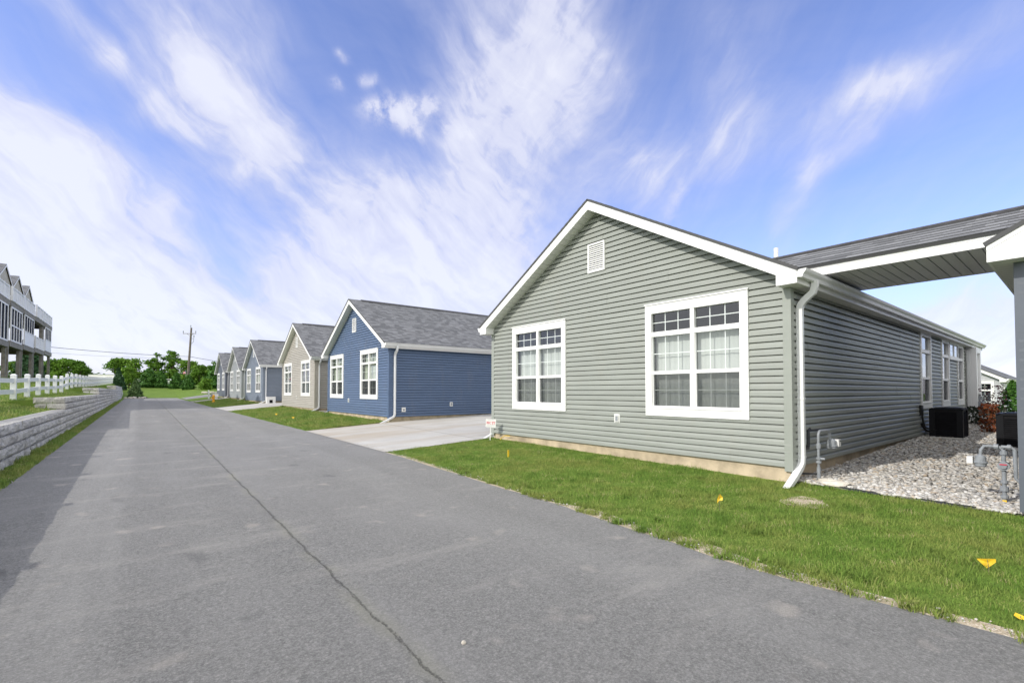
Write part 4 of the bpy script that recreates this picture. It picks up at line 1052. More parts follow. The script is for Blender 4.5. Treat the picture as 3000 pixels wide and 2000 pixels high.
# ------------------------------------------------------------------ marker flags, sign, pebble
def marker_flag(x, y, h, ang, lean, label, kind=0):
    z = H(x, y); t = thing('marker_flag', (x, y, z), label, 'marker flag', 'yellow utility marker flags')
    lx, ly = lean
    m = MB(); m.tube([(x, y, z-.05), (x+lx*.5, y+ly*.5, z+h*.5), (x+lx, y+ly, z+h)], .0016, 5); build('wire_stake', m, WIREM, t)
    c, s = math.cos(ang), math.sin(ang); tx, ty, tz = x+lx, y+ly, z+h
    m = MB()
    def P(a, b, w): return (tx+c*a-s*w, ty+s*a+c*w, tz+b)
    if kind == 0:    # drooping, folded film
        ring = [(0, .0, 0), (.035, -.045, .01), (.030, -.075, -.005), (-.008, -.085, .006), (-.028, -.115, .0), (-.022, -.06, .008)]
    elif kind == 1:  # spread, pointing down
        ring = [(-.065, .0, 0), (.06, .005, .02), (.062, -.02, .02), (.02, -.055, .01), (-.005, -.068, 0), (-.04, -.03, -.008)]
    else: ring = [(-.035, -.0, 0), (-.012, .010, .02), (.028, -.006, .012), (.04, -.012, -.012), (.0, -.014, -.024), (-.018, -.014, -.018)]
    cpt = tuple(sum(p[k] for p in ring)/6 for k in range(3)); cpt = (cpt[0], cpt[1], cpt[2]+.012)
    for i in range(6): m.poly([P(*ring[i]), P(*ring[(i+1) % 6]), P(*cpt)])
    build('flag_film', m, YELLOW, t, recalc=False)
vw = R(-38.69)
marker_flag(5.17, 2.68, .21, vw-.2, (.01, 0), 'yellow marker flag drooping on the lawn below the downspout', 0)
marker_flag(5.11, .52, .09, vw-.35, (0, .01), 'yellow marker flag spread low in the grass at the right edge', 1)
marker_flag(4.20, .30, .03, vw-.2, (.02, 0), 'crumpled yellow marker flag lying by the road edge', 2)
marker_flag(5.16, 24.69, .14, vw-.4, (0, 0), 'farther yellow marker flag on the lawn before the beige house', 1)
marker_flag(5.16, 21.52, .14, vw-.4, (0, 0), 'nearer yellow marker flag on the lawn before the navy house', 1)
m = MB(); z = H(5.77, 7.32); m.box(5.755, 5.785, 7.312, 7.328, z-.05, z+.15); o = build('marker_stake', m, YELLOW, None, loc=(5.77, 7.32, z)); tag(o, 'short yellow stake in the lawn before the sage grey house', 'stake')
m = MB(); m.tube([(7.12, 9.42, .12), (7.16, 9.36, .22), (7.2, 9.28, .28), (7.22, 9.1, .285)], .008, 6); o = build('marker_tape', m, YELLOW, None, loc=(7.15, 9.4, .15)); tag(o, 'bent yellow marker at the foundation behind the yard sign', 'marker')
sg = thing('yard_sign', (7.02, 9.60, .16), 'small white yard sign with red lettering at the house corner', 'sign')
sx, sy = 6.98, 9.58
ux, uy = math.cos(R(-52)), math.sin(R(-52)); nx_, ny_ = -uy, ux   # along the board; towards the house
def SP(u, w, n): return (sx+ux*u-nx_*n*-1*-1, sy+uy*u-ny_*n*-1*-1, .60+w+.05*u*0)
def SP(u, w, n):
    tl = R(3); u2 = u*math.cos(tl)+w*math.sin(tl); w2 = -u*math.sin(tl)+w*math.cos(tl)
    return (sx+ux*u2-nx_*n, sy+uy*u2-ny_*n, .585+w2)
m = MB(); m.map = SP; m.box(-.135, .135, -.105, .105, -.006, .0); bd = build('sign_panel', m, PLASTIC, sg)
m = MB(); m.map = SP; m.box(-.012, .012, -.48, -.1, -.014, -.0065); build('sign_stake', m, PLASTIC, sg)
m = MB(); m.map = SP; yb_, yt = -.022, .038; n_0, n_1 = .0005, .0015
def ser(a, b, w): m.box(a, b, w-.004, w+.004, n_0, n_1)
# N
x = -.105; m.box(x, x+.011, yb_, yt, n_0, n_1); m.box(x+.041, x+.051, yb_, yt, n_0, n_1); m.hexa([(x, yt, n_0), (x+.014, yt, n_0), (x+.051, yb_, n_0), (x+.037, yb_, n_0)], [(x, yt, n_1+.0004), (x+.014, yt, n_1+.0004), (x+.051, yb_, n_1+.0004), (x+.037, yb_, n_1+.0004)])
m.box(x-.006, x+.018, yb_-.001, yb_+.007, n_0, n_1+.0006); m.box(x+.034, x+.058, yt-.007, yt+.001, n_0, n_1+.0006); m.box(x-.006, x+.012, yt-.007, yt+.001, n_0, n_1+.0007)
# C
x = -.012; cyy = (yb_+yt)/2; ro_, ri_ = .030, .018
for k in range(16):
    a0, a1 = R(45+270*k/16), R(45+270*(k+1)/16)
    m.poly([(x+ro_*.95*math.cos(a0), cyy+ro_*math.sin(a0), n_1), (x+ro_*.95*math.cos(a1), cyy+ro_*math.sin(a1), n_1), (x+ri_*.8*math.cos(a1), cyy+ri_*1.2*math.sin(a1), n_1), (x+ri_*.8*math.cos(a0), cyy+ri_*1.2*math.sin(a0), n_1)])
m.box(x+.017, x+.024, cyy+.008, cyy+.026, n_0, n_1+.0004)
# I, T
x = .045; m.box(x-.006, x+.006, yb_, yt, n_0, n_1); m.box(x-.014, x+.014, yb_-.001, yb_+.007, n_0, n_1+.0005); m.box(x-.014, x+.014, yt-.007, yt+.001, n_0, n_1+.0005)
x = .090; m.box(x-.006, x+.006, yb_, yt, n_0, n_1); m.box(x-.014, x+.014, yb_-.001, yb_+.007, n_0, n_1+.0005); m.box(x-.027, x+.027, yt-.009, yt+.001, n_0, n_1+.0005); m.box(x-.027, x-.021, yt-.022, yt, n_0, n_1+.0008); m.box(x+.021, x+.027, yt-.022, yt, n_0, n_1+.0008)
build('lettering', m, RED, bd)
m = MB(); m.map = SP; rr = random.Random(4)
for (w, a, b, hh) in ((.075, -.08, .08, .004), (-.045, -.10, .10, .004), (-.078, -.115, .10, .003)):
    u = a
    while u < b:
        l2 = rr.uniform(.008, .03); m.box(u, min(b, u+l2), w-hh, w+hh, .0005, .001); u += l2+.006
build('small_print', m, GREYP, bd)
m = MB(); m.blob((1.42, 2.20, .012), (.016, .012, .012), 3, 2, .2); o = build('pebble', m, ROCKM, None, loc=(1.42, 2.2, .006)); tag(o, 'single white pebble lying on the asphalt in the foreground', 'pebble')

# ------------------------------------------------------------------ hydrant, marker post, boxes near the far houses
hx, hy = 5.3, 50.5; hz = H(hx, hy)
hd = thing('fire_hydrant', (hx, hy, hz), 'yellow fire hydrant on the verge before the light grey house', 'fire hydrant')
m = MB(); m.lathe((hx, hy, hz), [(.15, 0), (.15, .05), (.10, .06), (.095, .48), (.13, .49), (.13, .53), (.115, .54), (.10, .62), (.05, .69), (.025, .70), (.025, .75)], 16); build('barrel', m, HYDM, hd)
m = MB(); m.tube([(hx, hy-.19, hz+.40), (hx, hy+.19, hz+.40)], .05, 10); m.tube([(hx-.2, hy, hz+.36), (hx-.08, hy, hz+.36)], .07, 10); build('outlet_cap', m, HYDM, hd)
m = MB(); m.lathe((hx, hy, hz-.02), [(.13, 0), (.13, .06)], 12); build('base_flange', m, BLACKM, hd)
px_, py_ = 6.0, 61.6; pz = H(px_, py_)
m = MB(); m.box(px_-.07, px_+.07, py_-.07, py_+.07, pz-.1, pz+.88); m.hexa([(px_-.085, py_-.085, pz+.88), (px_+.085, py_-.085, pz+.88), (px_+.085, py_+.085, pz+.88), (px_-.085, py_+.085, pz+.88)], [(px_-.03, py_-.03, pz+.95), (px_+.03, py_-.03, pz+.95), (px_+.03, py_+.03, pz+.95), (px_-.03, py_+.03, pz+.95)])
o = build('bollard_post', m, PVC, None, loc=(px_, py_, pz)); tag(o, 'white square post before the dark slate house', 'post')
bx, by = 6.35, 59.6; bz = H(bx, by)
t = thing('utility_cabinet', (bx, by, bz), 'low white cabinet with two dark round ports by the slate house', 'cabinet')
m = MB(); m.box(bx-.25, bx+.25, by-.9, by+.9, bz+.22, bz+.52); m.box(bx-.2, bx+.2, by-.8, by-.6, bz-.05, bz+.22); m.box(bx-.2, bx+.2, by+.6, by+.8, bz-.05, bz+.22); build('casing', m, PLASTIC, t)
for dy in (-.45, .55):
    m = MB(); m.tube([(bx-.251, by+dy, bz+.37), (bx-.27, by+dy, bz+.37)], .19, 16); build('port', m, BLACKM, t)
bx, by = 7.75, 38.95; bz = H(bx, 39.0)
t = thing('storage_box', (bx, by, bz), 'white plastic box with an arched opening by the blue-grey wall', 'box')
m = MB(); m.box(bx-.3, bx+.3, by-.2, by+.2, bz+.42, bz+.50); m.box(bx-.3, bx-.12, by-.2, by+.2, bz, bz+.4199); m.box(bx+.12, bx+.3, by-.2, by+.2, bz, bz+.4199); m.box(bx-.1199, bx+.1199, by-.19, by+.19, bz+.26, bz+.4195); build('shell', m, PLASTIC, t)
m = MB(); m.box(bx-.118, bx+.118, by-.05, by+.15, bz+.0, bz+.259); build('opening', m, BLACKM, t)
bx, by = 8.75, 39.0; bz = H(bx, 39.0)
m = MB(); m.hexa([(bx-.2, by-.25, bz+.05), (bx+.2, by-.25, bz+.0), (bx+.2, by-.22, bz+.0), (bx-.2, by-.22, bz+.05)], [(bx-.12, by+.1, bz+.43), (bx+.28, by+.1, bz+.38), (bx+.28, by+.13, bz+.38), (bx-.12, by+.13, bz+.43)])
o = build('splash_board', m, PLASTIC, None, loc=(bx, by, bz)); tag(o, 'white board leaning on the side wall of the blue-grey house', 'board')

# ------------------------------------------------------------------ utility pole, wires, flag
ux0, uy0 = 6.6, 99.7; uz = H(ux0, uy0)
pl = thing('utility_pole', (ux0, uy0, uz), 'weathered timber utility pole with a crossarm beyond the road end', 'utility pole')
top_ = np.array((6.95, 99.5, 12.6)); bot = np.array((6.5, 99.75, uz-.3))
m = MB(); m.tube([tuple(bot), tuple((bot+top_)/2), tuple(top_)], [.21, .18, .14], 12); build('pole_shaft', m, POLEM, pl)
ca = bot+(top_-bot)*.905; rt = np.array((math.cos(R(38.7)), -math.sin(R(38.7)), 0))
m = MB(); a = ca-rt*1.3; b = ca+rt*1.0; m.tube([tuple(a-np.array((.1, .1, 0))), tuple(b-np.array((.1, .1, 0)))], .06, rect=(.12, .1)); m.tube([tuple(ca-rt*.6-np.array((.1, .1, 0))), tuple(ca-np.array((.1, .1, .5)))], .03, rect=(.05, .04)); m.tube([tuple(ca+rt*.6-np.array((.1, .1, 0))), tuple(ca-np.array((.1, .1, .5)))], .03, rect=(.05, .04)); build('crossarm', m, WOOD, pl)
for p in (a+rt*.05, b-rt*.05, top_-np.array((0, 0, .05))):
    m = MB(); q = p-np.array((.1, .1, 0)); m.lathe(tuple(q), [(.05, 0), (.05, .25), (.09, .27), (.06, .38), (.09, .42), (.04, .5)], 10); build('insulator', m, GALV, pl)
m = MB(); q = bot+(top_-bot)*.78; m.tube([tuple(q-np.array((.05, .05, .45))), tuple(q+rt*.25-np.array((0, 0, .35))), tuple(q+rt*.55), tuple(q+rt*.6+np.array((0, 0, .8)))], .04, 8); m.tube([tuple(q+np.array((0, 0, .5))), tuple(q+rt*.6+np.array((0, 0, .5)))], .03, 8); m.tube([tuple(q+rt*.6+np.array((0, 0, .75))), tuple(q+rt*.6+np.array((0, 0, 1.1)))], .08, 8); build('cutout_switch', m, GALV, pl)
def wire(p, q, sag, r): 
    P = np.array(p, float); Q = np.array(q, float); m = MB()
    m.tube([tuple(P+(Q-P)*k/24-np.array((0, 0, sag*4*(k/24)*(1-k/24)))) for k in range(25)], r, 6); return m
o = build('power_line', wire((-30, 74, 9.2), (6.7, 99.6, 7.5), .9, .035), RUBBER, None, loc=(6.7, 99.6, 7.5)); tag(o, 'upper black cable running from the pole behind the townhouses', 'cable')
o = build('power_line', wire((-30, 74.2, 8.3), (6.7, 99.6, 7.2), 1.1, .018), GALV, None, loc=(6.7, 99.6, 7.2)); tag(o, 'thin pale cable just below the black one', 'cable')
o = build('power_line', wire((6.7, 99.6, 7.5), (45, 128, 7.6), 1.2, .035), RUBBER, None, loc=(6.7, 99.6, 7.5)); tag(o, 'black cable running from the pole behind the slate house', 'cable')

# ------------------------------------------------------------------ trees
def leaf_cloud(n, samp, s0, s1, flat=0.0):
    m = MB()
    for _ in range(n):
        c, nrm = samp(); s = random.uniform(s0, s1)
        nv = np.array([random.gauss(0, 1) for _ in range(3)])+np.array(nrm)*1.2; nv /= np.linalg.norm(nv)
        a = np.cross(nv, (0.3, .5, .8)); a /= np.linalg.norm(a)+1e-9; b = np.cross(nv, a); th = random.uniform(0, 6.28)
        u = (a*math.cos(th)+b*math.sin(th))*s; w = (b*math.cos(th)-a*math.sin(th))*s*.6
        c = np.array(c)
        m.poly([tuple(c-u), tuple(c-u*.2+w), tuple(c+u), tuple(c+u*.1-w)])
    return m
def broadleaf(Ht, cr, seed, mat, n=2600, s=.3):
    rr = random.Random(seed); lobes = []
    for k in range(30):
        a = rr.uniform(0, 6.28); h = rr.uniform(.12, .92)*Ht; w = cr*(1-((h/Ht-.42)/.62)**2)**.5 if abs((h/Ht-.42)/.62) < 1 else .2
        d = rr.uniform(.1, .9)*w; lobes.append((d*math.cos(a), d*math.sin(a), h, rr.uniform(.26, .50)*cr))
    lobes.append((0, 0, Ht*.9, cr*.34))
    def samp():
        L = random.choice(lobes); v = np.array([random.gauss(0, 1) for _ in range(3)]); v /= np.linalg.norm(v); r = L[3]*random.uniform(.35, 1.15)
        return (L[0]+v[0]*r, L[1]+v[1]*r, L[2]+v[2]*r*.8), v
    t = MB(); t.tube([(0, 0, -.3), (0.05, 0, Ht*.25), (0, .1, Ht*.55), (0, 0, Ht*.85)], [Ht*.028, Ht*.022, Ht*.014, Ht*.004], 8)
    for L in lobes[:9]: t.tube([(0, 0, L[2]*.45), (L[0]*.5, L[1]*.5, L[2]*.75), (L[0], L[1], L[2])], [Ht*.010, Ht*.007, Ht*.003], 5)
    return t, leaf_cloud(n, samp, s*.6, s*1.3), mat
def conifer(Ht, w, seed, mat, n=2600, s=.1, shape=1.0, skirt=.03, spr=True):
    def samp():
        h = (random.random()**1.55)*(1-skirt)+skirt
        r0 = w*(1-h)**shape*(1+.10*math.sin(h*Ht*9+seed))*(1.0 if h > .12 else .75+h*2)
        a = random.uniform(0, 6.28); lob = 1+.14*math.sin(a*5+h*11+seed)+.08*math.sin(a*11+seed*2)
        r = r0*lob*(random.random()**.35)
        return (r*math.cos(a), r*math.sin(a), h*Ht-(r*.12 if spr else -r*.1)), (math.cos(a), math.sin(a), .5 if spr else 1.0)
    t = MB(); t.tube([(0, 0, -.2), (0, 0, Ht*.5), (0, 0, Ht*.97)], [Ht*.022, Ht*.013, .01], 8)
    return t, leaf_cloud(n, samp, s*.6, s*1.4), mat
PROTO = {}
def plant(name, key, maker, loc, label, cat, group=None, scale=1.0, rot=0.0, sz=None):
    if key not in PROTO:
        t, c, mat = maker(); PROTO[key] = (t, c, mat, None)
        root = thing(name, loc, label, cat, group)
        tr = build('trunk', t, BARK, root, local=True, smooth=True); cr = build('crown', c, mat, root, local=True, recalc=False)
        PROTO[key] = (tr, cr)
    else:
        root = thing(name, loc, label, cat, group)
        for ch in PROTO[key]:
            q = ch.copy(); COL.objects.link(q); q.parent = root
    root.scale = (scale, scale, sz or scale); root.rotation_euler = (0, 0, rot); return root
gt = 'broadleaf trees beyond the far lawn'
TREES = [('A', -4.95, 170.3, 8.6, 'rounded broadleaf tree standing above the dark spruce'), ('B', -1.5, 167.9, 8.4, 'wide broadleaf tree left of the paired tall trees'), ('C', 3.7, 163.3, 10.5, 'tall ragged tree, left one of the paired tall trees'), ('A2', 7.0, 160.7, 11.0, 'tallest ragged tree just left of the utility pole'),
         ('B', 10.2, 158.4, 7.9, 'broadleaf tree directly behind the utility pole'), ('A', 13.2, 155.8, 6.7, 'broadleaf tree just right of the utility pole'), ('C', 16.2, 153.8, 8.0, 'broadleaf tree partly hidden by the slate house')]
def mkA(): return broadleaf(10, 3.5, 5, LEAF, 4600, .34)
def mkB(): return broadleaf(10, 3.9, 9, LEAF2, 4600, .34)
def mkC(): return broadleaf(10, 2.35, 14, LEAF, 2100, .30)
def mkA2(): return broadleaf(10, 2.15, 31, LEAF, 1900, .30)
for i, (k, x, y, h, lab) in enumerate(TREES):
    sc_ = h/10; plant('broadleaf_tree', k, {'A': mkA, 'B': mkB, 'C': mkC, 'A2': mkA2}[k], (x, y, 2.0), lab, 'tree', gt, sc_*1.15, i*1.3, sc_)
LT = [('B', -22.5, 184, 7.6, 'broadleaf tree behind the posts of the last townhouse'), ('A', -19.0, 181, 8.0, 'broadleaf tree just right of the last townhouse'), ('B', -16.2, 179, 8.2, 'middle broadleaf tree above the far fence posts'), ('A', -13.6, 177, 7.7, 'broadleaf tree next to the gap in the tree line'), ('C', -11.6, 178, 6.3, 'smallest broadleaf tree at the end of the left clump'), ('A', -27, 186, 7.5, 'broadleaf tree seen between the townhouse posts')]
for i, (k, x, y, h, lab) in enumerate(LT): plant('broadleaf_tree', k, None, (x, y, 2.2), lab, 'tree', 'broadleaf trees behind the fence', h/10*1.15, 2+i*1.9, h/10)
def far_wood():
    L = []
    rr = random.Random(8)
    for k in range(60): L.append((rr.uniform(-70, 70), rr.uniform(225, 240), rr.uniform(2, 5), rr.uniform(2.2, 3.4)))
    def samp():
        q = random.choice(L); v = np.array([random.gauss(0, 1) for _ in range(3)]); v /= np.linalg.norm(v); r = q[3]*random.uniform(.7, 1.1); return (q[0]+v[0]*r*1.4, q[1]+v[1]*r, q[2]+v[2]*r), v
    return leaf_cloud(7000, samp, .4, .8)
o = build('far_wood', far_wood(), LEAF, recalc=False); tag(o, 'distant low wood along the horizon', 'wood', kind='stuff')
plant('spruce_tree', 'SP', lambda: conifer(3.6, 1.15, 2, NEEDLE, 3600, .16, .9), (-2.7, 98, 1.5), 'dark blue-green spruce at the end of the fence', 'conifer', None, 1.0)
plant('broadleaf_tree', 'LS', lambda: broadleaf(4.0, 1.25, 40, LEAF2, 1600, .2), (-1.5, 103, 1.9), 'light green young tree between the two spruces', 'tree', None, .95)
plant('spruce_tree', 'SY', lambda: conifer(2.75, 1.0, 6, NEEDLE3, 3800, .11, .75), (-.45, 79.8, .55), 'small grey-green spruce in a stone-edged bed at the road end', 'conifer', None, .92)
gj = 'dark green junipers across the far lawn'
for i, (x, y, h, lab) in enumerate([(1.25, 106, 3.5, 'broadest juniper, left end of the row on the far lawn'), (2.95, 105, 3.1, 'juniper second from the left end of the row'), (5.0, 101.5, 2.9, 'juniper standing alone left of the utility pole'), (6.4, 96.0, 2.6, 'juniper in front of the utility pole foot')]):
    plant('juniper_tree', 'JU', lambda: conifer(3.0, 1.35, 3, NEEDLE2, 3400, .15, .62, .0, False), (x, y, H(x, y)-.1), lab, 'conifer', gj, h/3*(1.18 if i == 0 else .95), i*1.7, h/3)
plant('shrub', 'SH', lambda: broadleaf(2.2, 1.1, 50, LEAF2, 1500, .14), (8.6, 93, H(8.6, 93)-.3), 'light green rounded shrub left of the slate house', 'shrub')
plant('juniper_tree', 'JU', None, (10.2, 97, H(10, 97)), 'dark tall evergreen against the slate house edge', 'conifer', None, 1.3, .4, 1.35)
plant('spruce_tree', 'SP', None, (-10.5, 80, 2.5), 'dark spruce visible under the townhouse decks', 'conifer', None, 1.5, 1.0)
# side-yard plants
plant('arborvitae', 'AV', lambda: conifer(2.3, .80, 12, NEEDLE2, 3600, .055, .8, .0, False), (24.9, 1.82, -.12), 'bright green conical arborvitae before the pale grey house', 'conifer', None, 1.0, 0, .83)
def maple():
    def samp():
        a = random.uniform(0, 6.28); r = .24*random.random()**.5; return (r*math.cos(a), r*math.sin(a), .15+.95*random.random()), (0, 0, .3)
    t = MB()
    for k in range(6): a = k*1.05; t.tube([(0, 0, -.1), (.12*math.cos(a), .12*math.sin(a), .5), (.2*math.cos(a), .2*math.sin(a), .95)], [.02, .012, .004], 5)
    return t, leaf_cloud(520, samp, .028, .06), MAPLE
plant('japanese_maple', 'MA', maple, (17.6, 1.72, .12), 'rust red maple shrub beside the second air conditioner', 'shrub', None, .85)
def dshrub():
    def samp():
        a = random.uniform(0, 6.28); r = .5*random.random()**.5; return (r*math.cos(a), r*math.sin(a), .05+.75*random.random()), (0, 0, .3)
    t = MB(); t.tube([(0, 0, -.1), (.1, 0, .4), (.15, .05, .7)], [.02, .01, .004], 5); return t, leaf_cloud(700, samp, .03, .07), DARKLEAF
plant('shrub', 'DS', dshrub, (20.6, 2.15, .1), 'dark low shrub at the back corner of the sage grey house', 'shrub')
def pshrub():
    def samp():
        a = random.uniform(0, 6.28); r = .4*random.random()**.5; return (r*math.cos(a), r*math.sin(a), .8+.9*random.random()), (0, 0, .3)
    t = MB()
    for k in range(5): a = k*1.3; t.tube([(0, 0, -.2), (.1*math.cos(a), .1*math.sin(a), .8), (.3*math.cos(a), .3*math.sin(a), 1.6)], [.015, .01, .003], 5)
    return t, leaf_cloud(160, samp, .03, .06), PURPLE
plant('sapling', 'PS', pshrub, (22.8, 2.15, -.1), 'sparse purple-leaved sapling before the pale grey house', 'sapling')
m = MB()
for k in range(4): m.tube([(21.2+k*.25, 2.12-k*.02, -.1), (21.2+k*.25, 2.12-k*.02, .85)], .018, 6)
m.tube([(21.1, 2.13, .85), (22.1, 2.05, .85)], .02, 6); m.tube([(21.1, 2.13, .12), (22.1, 2.05, .12)], .015, 6)
o = build('garden_railing', m, GALV, None, loc=(21.6, 2.1, 0)); tag(o, 'low grey metal railing behind the air conditioner', 'railing')
# rocks and mulch bed at the road end
mb = MB(); mb.grid([-1.49, -1, -.4, .2, .8], [78.4, 79, 79.6, 80.3, 81.2], lambda x, y: H(x, y)+.03); o = build('mulch_bed', mb, MULCH, recalc=False); tag(o, kind='structure')
rr = random.Random(17)
for i, (x, y, s, lab) in enumerate([(-1.45, 78.3, .16, 'leftmost pale rock edging the bed at the road end'), (-1.0, 78.0, .2, 'second pale rock from the wall, road end bed'), (-.55, 77.9, .24, 'largest pale rock in front of the small spruce'), (.0, 78.0, .17, 'pale rock right of the small spruce trunk'), (.42, 78.2, .22, 'rightmost pale rock edging the spruce bed')]):
    z = H(x, y); m = MB(); m.blob((x, y, z+s*.4), (s*1.2, s, s*.7), 30+i, 2, .25); o = build('rock', m, ROCKM, None, loc=(x, y, z)); tag(o, lab, 'rock', 'pale rocks at the road end')
for i, (x, y, s, lab) in enumerate([(7.5, 82, .28, 'long low pale rock left of the white post'), (8.35, 81, .36, 'taller pale rock just left of the slate house')]):
    z = H(x, y); m = MB(); m.blob((x, y, z+s*.35), (s*1.5, s, s*.7), 60+i, 2, .25); o = build('rock', m, ROCKM, None, loc=(x, y, z)); tag(o, lab, 'rock', 'pale rocks on the far lawn')
# ------------------------------------------------------------------ far odds and ends
t = thing('trailer', (-6.3, 127, 2.2), 'long white trailer behind the far end of the fence', 'trailer')
dirv = np.array((3.4, -2.7, 0)); dirv /= np.linalg.norm(dirv); pv = np.array((-dirv[1], dirv[0], 0)); c0 = np.array((-8.3, 128.6, 0))
def TP(u, w, z): p = c0+dirv*u+pv*w; return (p[0], p[1], z)
m = MB(); m.map = TP; m.box(0, 5.2, 0, 2.2, 3.0, 4.75); build('box_body', m, PLASTIC, t)
m = MB(); m.map = TP; m.box(-.05, 5.25, -.05, 2.25, 4.751, 4.85); build('trailer_roof', m, GALV, t)
m = MB(); m.map = TP; m.box(3.6, 4.9, -.03, -.001, 3.5, 4.3); build('window', m, ROOMM, t)
for u in (1.6, 2.6):
    m = MB(); m.map = TP; m.tube([(u, -.02, 2.75), (u, .25, 2.75)], .4, 14); build('wheel', m, RUBBER, t)
def car(x, y, mat, label, ang):
    z = H(x, y); t = thing('parked_car', (x, y, z), label, 'car', 'cars parked beyond the far lawn'); c, s = math.cos(ang), math.sin(ang)
    mp = lambda u, w, q: (x+c*u-s*w, y+s*u+c*w, z+q)
    prof = [(-2.1, .35), (-2.15, .75), (-1.95, .95), (-1.35, 1.02), (-.8, 1.42), (.6, 1.45), (1.2, 1.0), (2.0, .88), (2.15, .6), (2.1, .35)]
    m = MB(); m.map = mp; m.prism([(u, -.85, q) for u, q in prof], (0, 1.7, 0)); build('body', m, mat, t)
    m = MB(); m.map = mp; 
    for w in (-.86, .85): m.prism([(-1.1, w, 1.05), (-.72, w, 1.36), (.55, w, 1.38), (.98, w, 1.03)], (0, .01, 0))
    build('window', m, ROOMM, t)
    for u in (-1.35, 1.35):
        for w in (-.87, .70):
            m = MB(); m.map = mp; m.tube([(u, w, .33), (u, w+.17, .33)], .33, 14); build('wheel', m, RUBBER, t)
    return t
CARW = plain('white_car_paint', (.75, .76, .77), .3, .02, 3); CARR = plain('red_car_paint', (.45, .03, .03), .3, .05, 3)
car(4.6, 118, CARW, 'white car between the junipers on the far lawn', 2.5); car(-.3, 121, CARW, 'white car between the young spruce and the broadest juniper', 2.5)
car(-16.5, 128, CARR, 'red vehicle seen through the fence beyond the townhouses', 2.4)
fl = thing('flag_on_pole', (6.15, 97.6, 1.6), 'small striped flag on a pole beside the utility pole', 'flag')
m = MB(); m.tube([(6.15, 97.6, 1.4), (6.15, 97.6, 5.0)], .03, 8); build('flagpole', m, GALV, fl)
NAVY = plain('navy_cloth', (.03, .04, .14), .8, .05, 3)
WHC = plain('white_cloth', (.75, .75, .75), .8, .03, 3)
def FP(u, w): return (6.15-.78*u+.06*math.sin(u*6), 97.6+.62*u+.06*math.sin(u*6), 4.9-w-.35*u)
for j in range(7):
    m = MB()
    for i in range(6):
        u0, u1 = i*.085, (i+1)*.085; m.poly([FP(u0, j*.055), FP(u1, j*.055), FP(u1, (j+1)*.055), FP(u0, (j+1)*.055)])
    build('stripe', m, RED if j % 2 == 0 else WHC, fl, recalc=False)
m = MB()
for i in range(3):
    a = lambda u, w: (FP(u, w)[0]-.01, FP(u, w)[1]-.012, FP(u, w)[2]); m.poly([a(i*.07, 0), a((i+1)*.07, 0), a((i+1)*.07, .22), a(i*.07, .22)])
build('canton', m, NAVY, fl, recalc=False)
# ------------------------------------------------------------------ sun and sky
SUN_EL, SUN_AZ = 33.0, -80.0          # azimuth measured from +Y towards +X
sd = bpy.data.lights.new('sun', 'SUN'); sd.energy = 2.05; sd.angle = R(.5); sd.color = (1.0, .955, .88)
so_ = bpy.data.objects.new('sun', sd); COL.objects.link(so_)
dx, dy, dz = math.sin(R(SUN_AZ))*math.cos(R(SUN_EL)), math.cos(R(SUN_AZ))*math.cos(R(SUN_EL)), math.sin(R(SUN_EL))
import mathutils
so_.rotation_euler = mathutils.Vector((dx, dy, dz)).to_track_quat('Z', 'Y').to_euler(); so_.location = (-30, 10, 30)
w = bpy.data.worlds.new("World"); scene.world = w; w.use_nodes = True
nt = w.node_tree; nt.nodes.clear(); t = NT(nt)
out = nt.nodes.new('ShaderNodeOutputWorld'); bg = nt.nodes.new('ShaderNodeBackground'); nt.links.new(bg.outputs[0], out.inputs[0])
sky = nt.nodes.new('ShaderNodeTexSky'); sky.sky_type = 'NISHITA'; sky.sun_disc = False; sky.sun_elevation = R(SUN_EL); sky.sun_rotation = R(SUN_AZ)
sky.air_density = 1.0; sky.dust_density = .4; sky.ozone_density = 2.0
SKYK = .15
bg.inputs[1].default_value = SKYK
dirn = nt.nodes.new('ShaderNodeTexCoord').outputs['Generated']
dxn, dyn, dzn = t.sep(dirn)
az = t.m('ARCTAN2', dxn, dyn); el = t.m('ARCSINE', dzn)
comb = nt.nodes.new('ShaderNodeCombineXYZ'); nt.links.new(az, comb.inputs[0]); nt.links.new(el, comb.inputs[1])
AE = comb.outputs[0]
# wisps wander: warp the sky coordinates with noise at two sizes
wn = t.noise(AE, 3.0, 4, .55, 0, 'Color'); wn2 = t.noise(AE, 11.0, 3, .6, 0, 'Color')
def warp(v, n_, k):
    a = nt.nodes.new('ShaderNodeVectorMath'); a.operation = 'SUBTRACT'; nt.links.new(n_, a.inputs[0]); a.inputs[1].default_value = (.5, .5, .5)
    b = nt.nodes.new('ShaderNodeVectorMath'); b.operation = 'SCALE'; nt.links.new(a.outputs[0], b.inputs[0]); b.inputs[3].default_value = k
    c = nt.nodes.new('ShaderNodeVectorMath'); c.operation = 'ADD'; nt.links.new(v, c.inputs[0]); nt.links.new(b.outputs[0], c.inputs[1]); return c.outputs[0]
W1 = warp(warp(AE, wn, .15), wn2, .022)
wa, we, _ = t.sep(W1)
F_, YAW_, TILT_ = 1361., R(38.69), R(1.4)
def azel(x, y):      # bearing and height above the horizon of a cloud, from the camera's lens geometry
    a = (x*1.2755-1500)/F_; b = (1112-y*1.2755)/F_
    f = np.array((math.sin(YAW_)*math.cos(TILT_), math.cos(YAW_)*math.cos(TILT_), math.sin(TILT_))); r = np.array((math.cos(YAW_), -math.sin(YAW_), 0)); u = np.cross(r, f)
    d = f+a*r+b*u; d /= np.linalg.norm(d); return math.atan2(d[0], d[1]), math.asin(d[2])
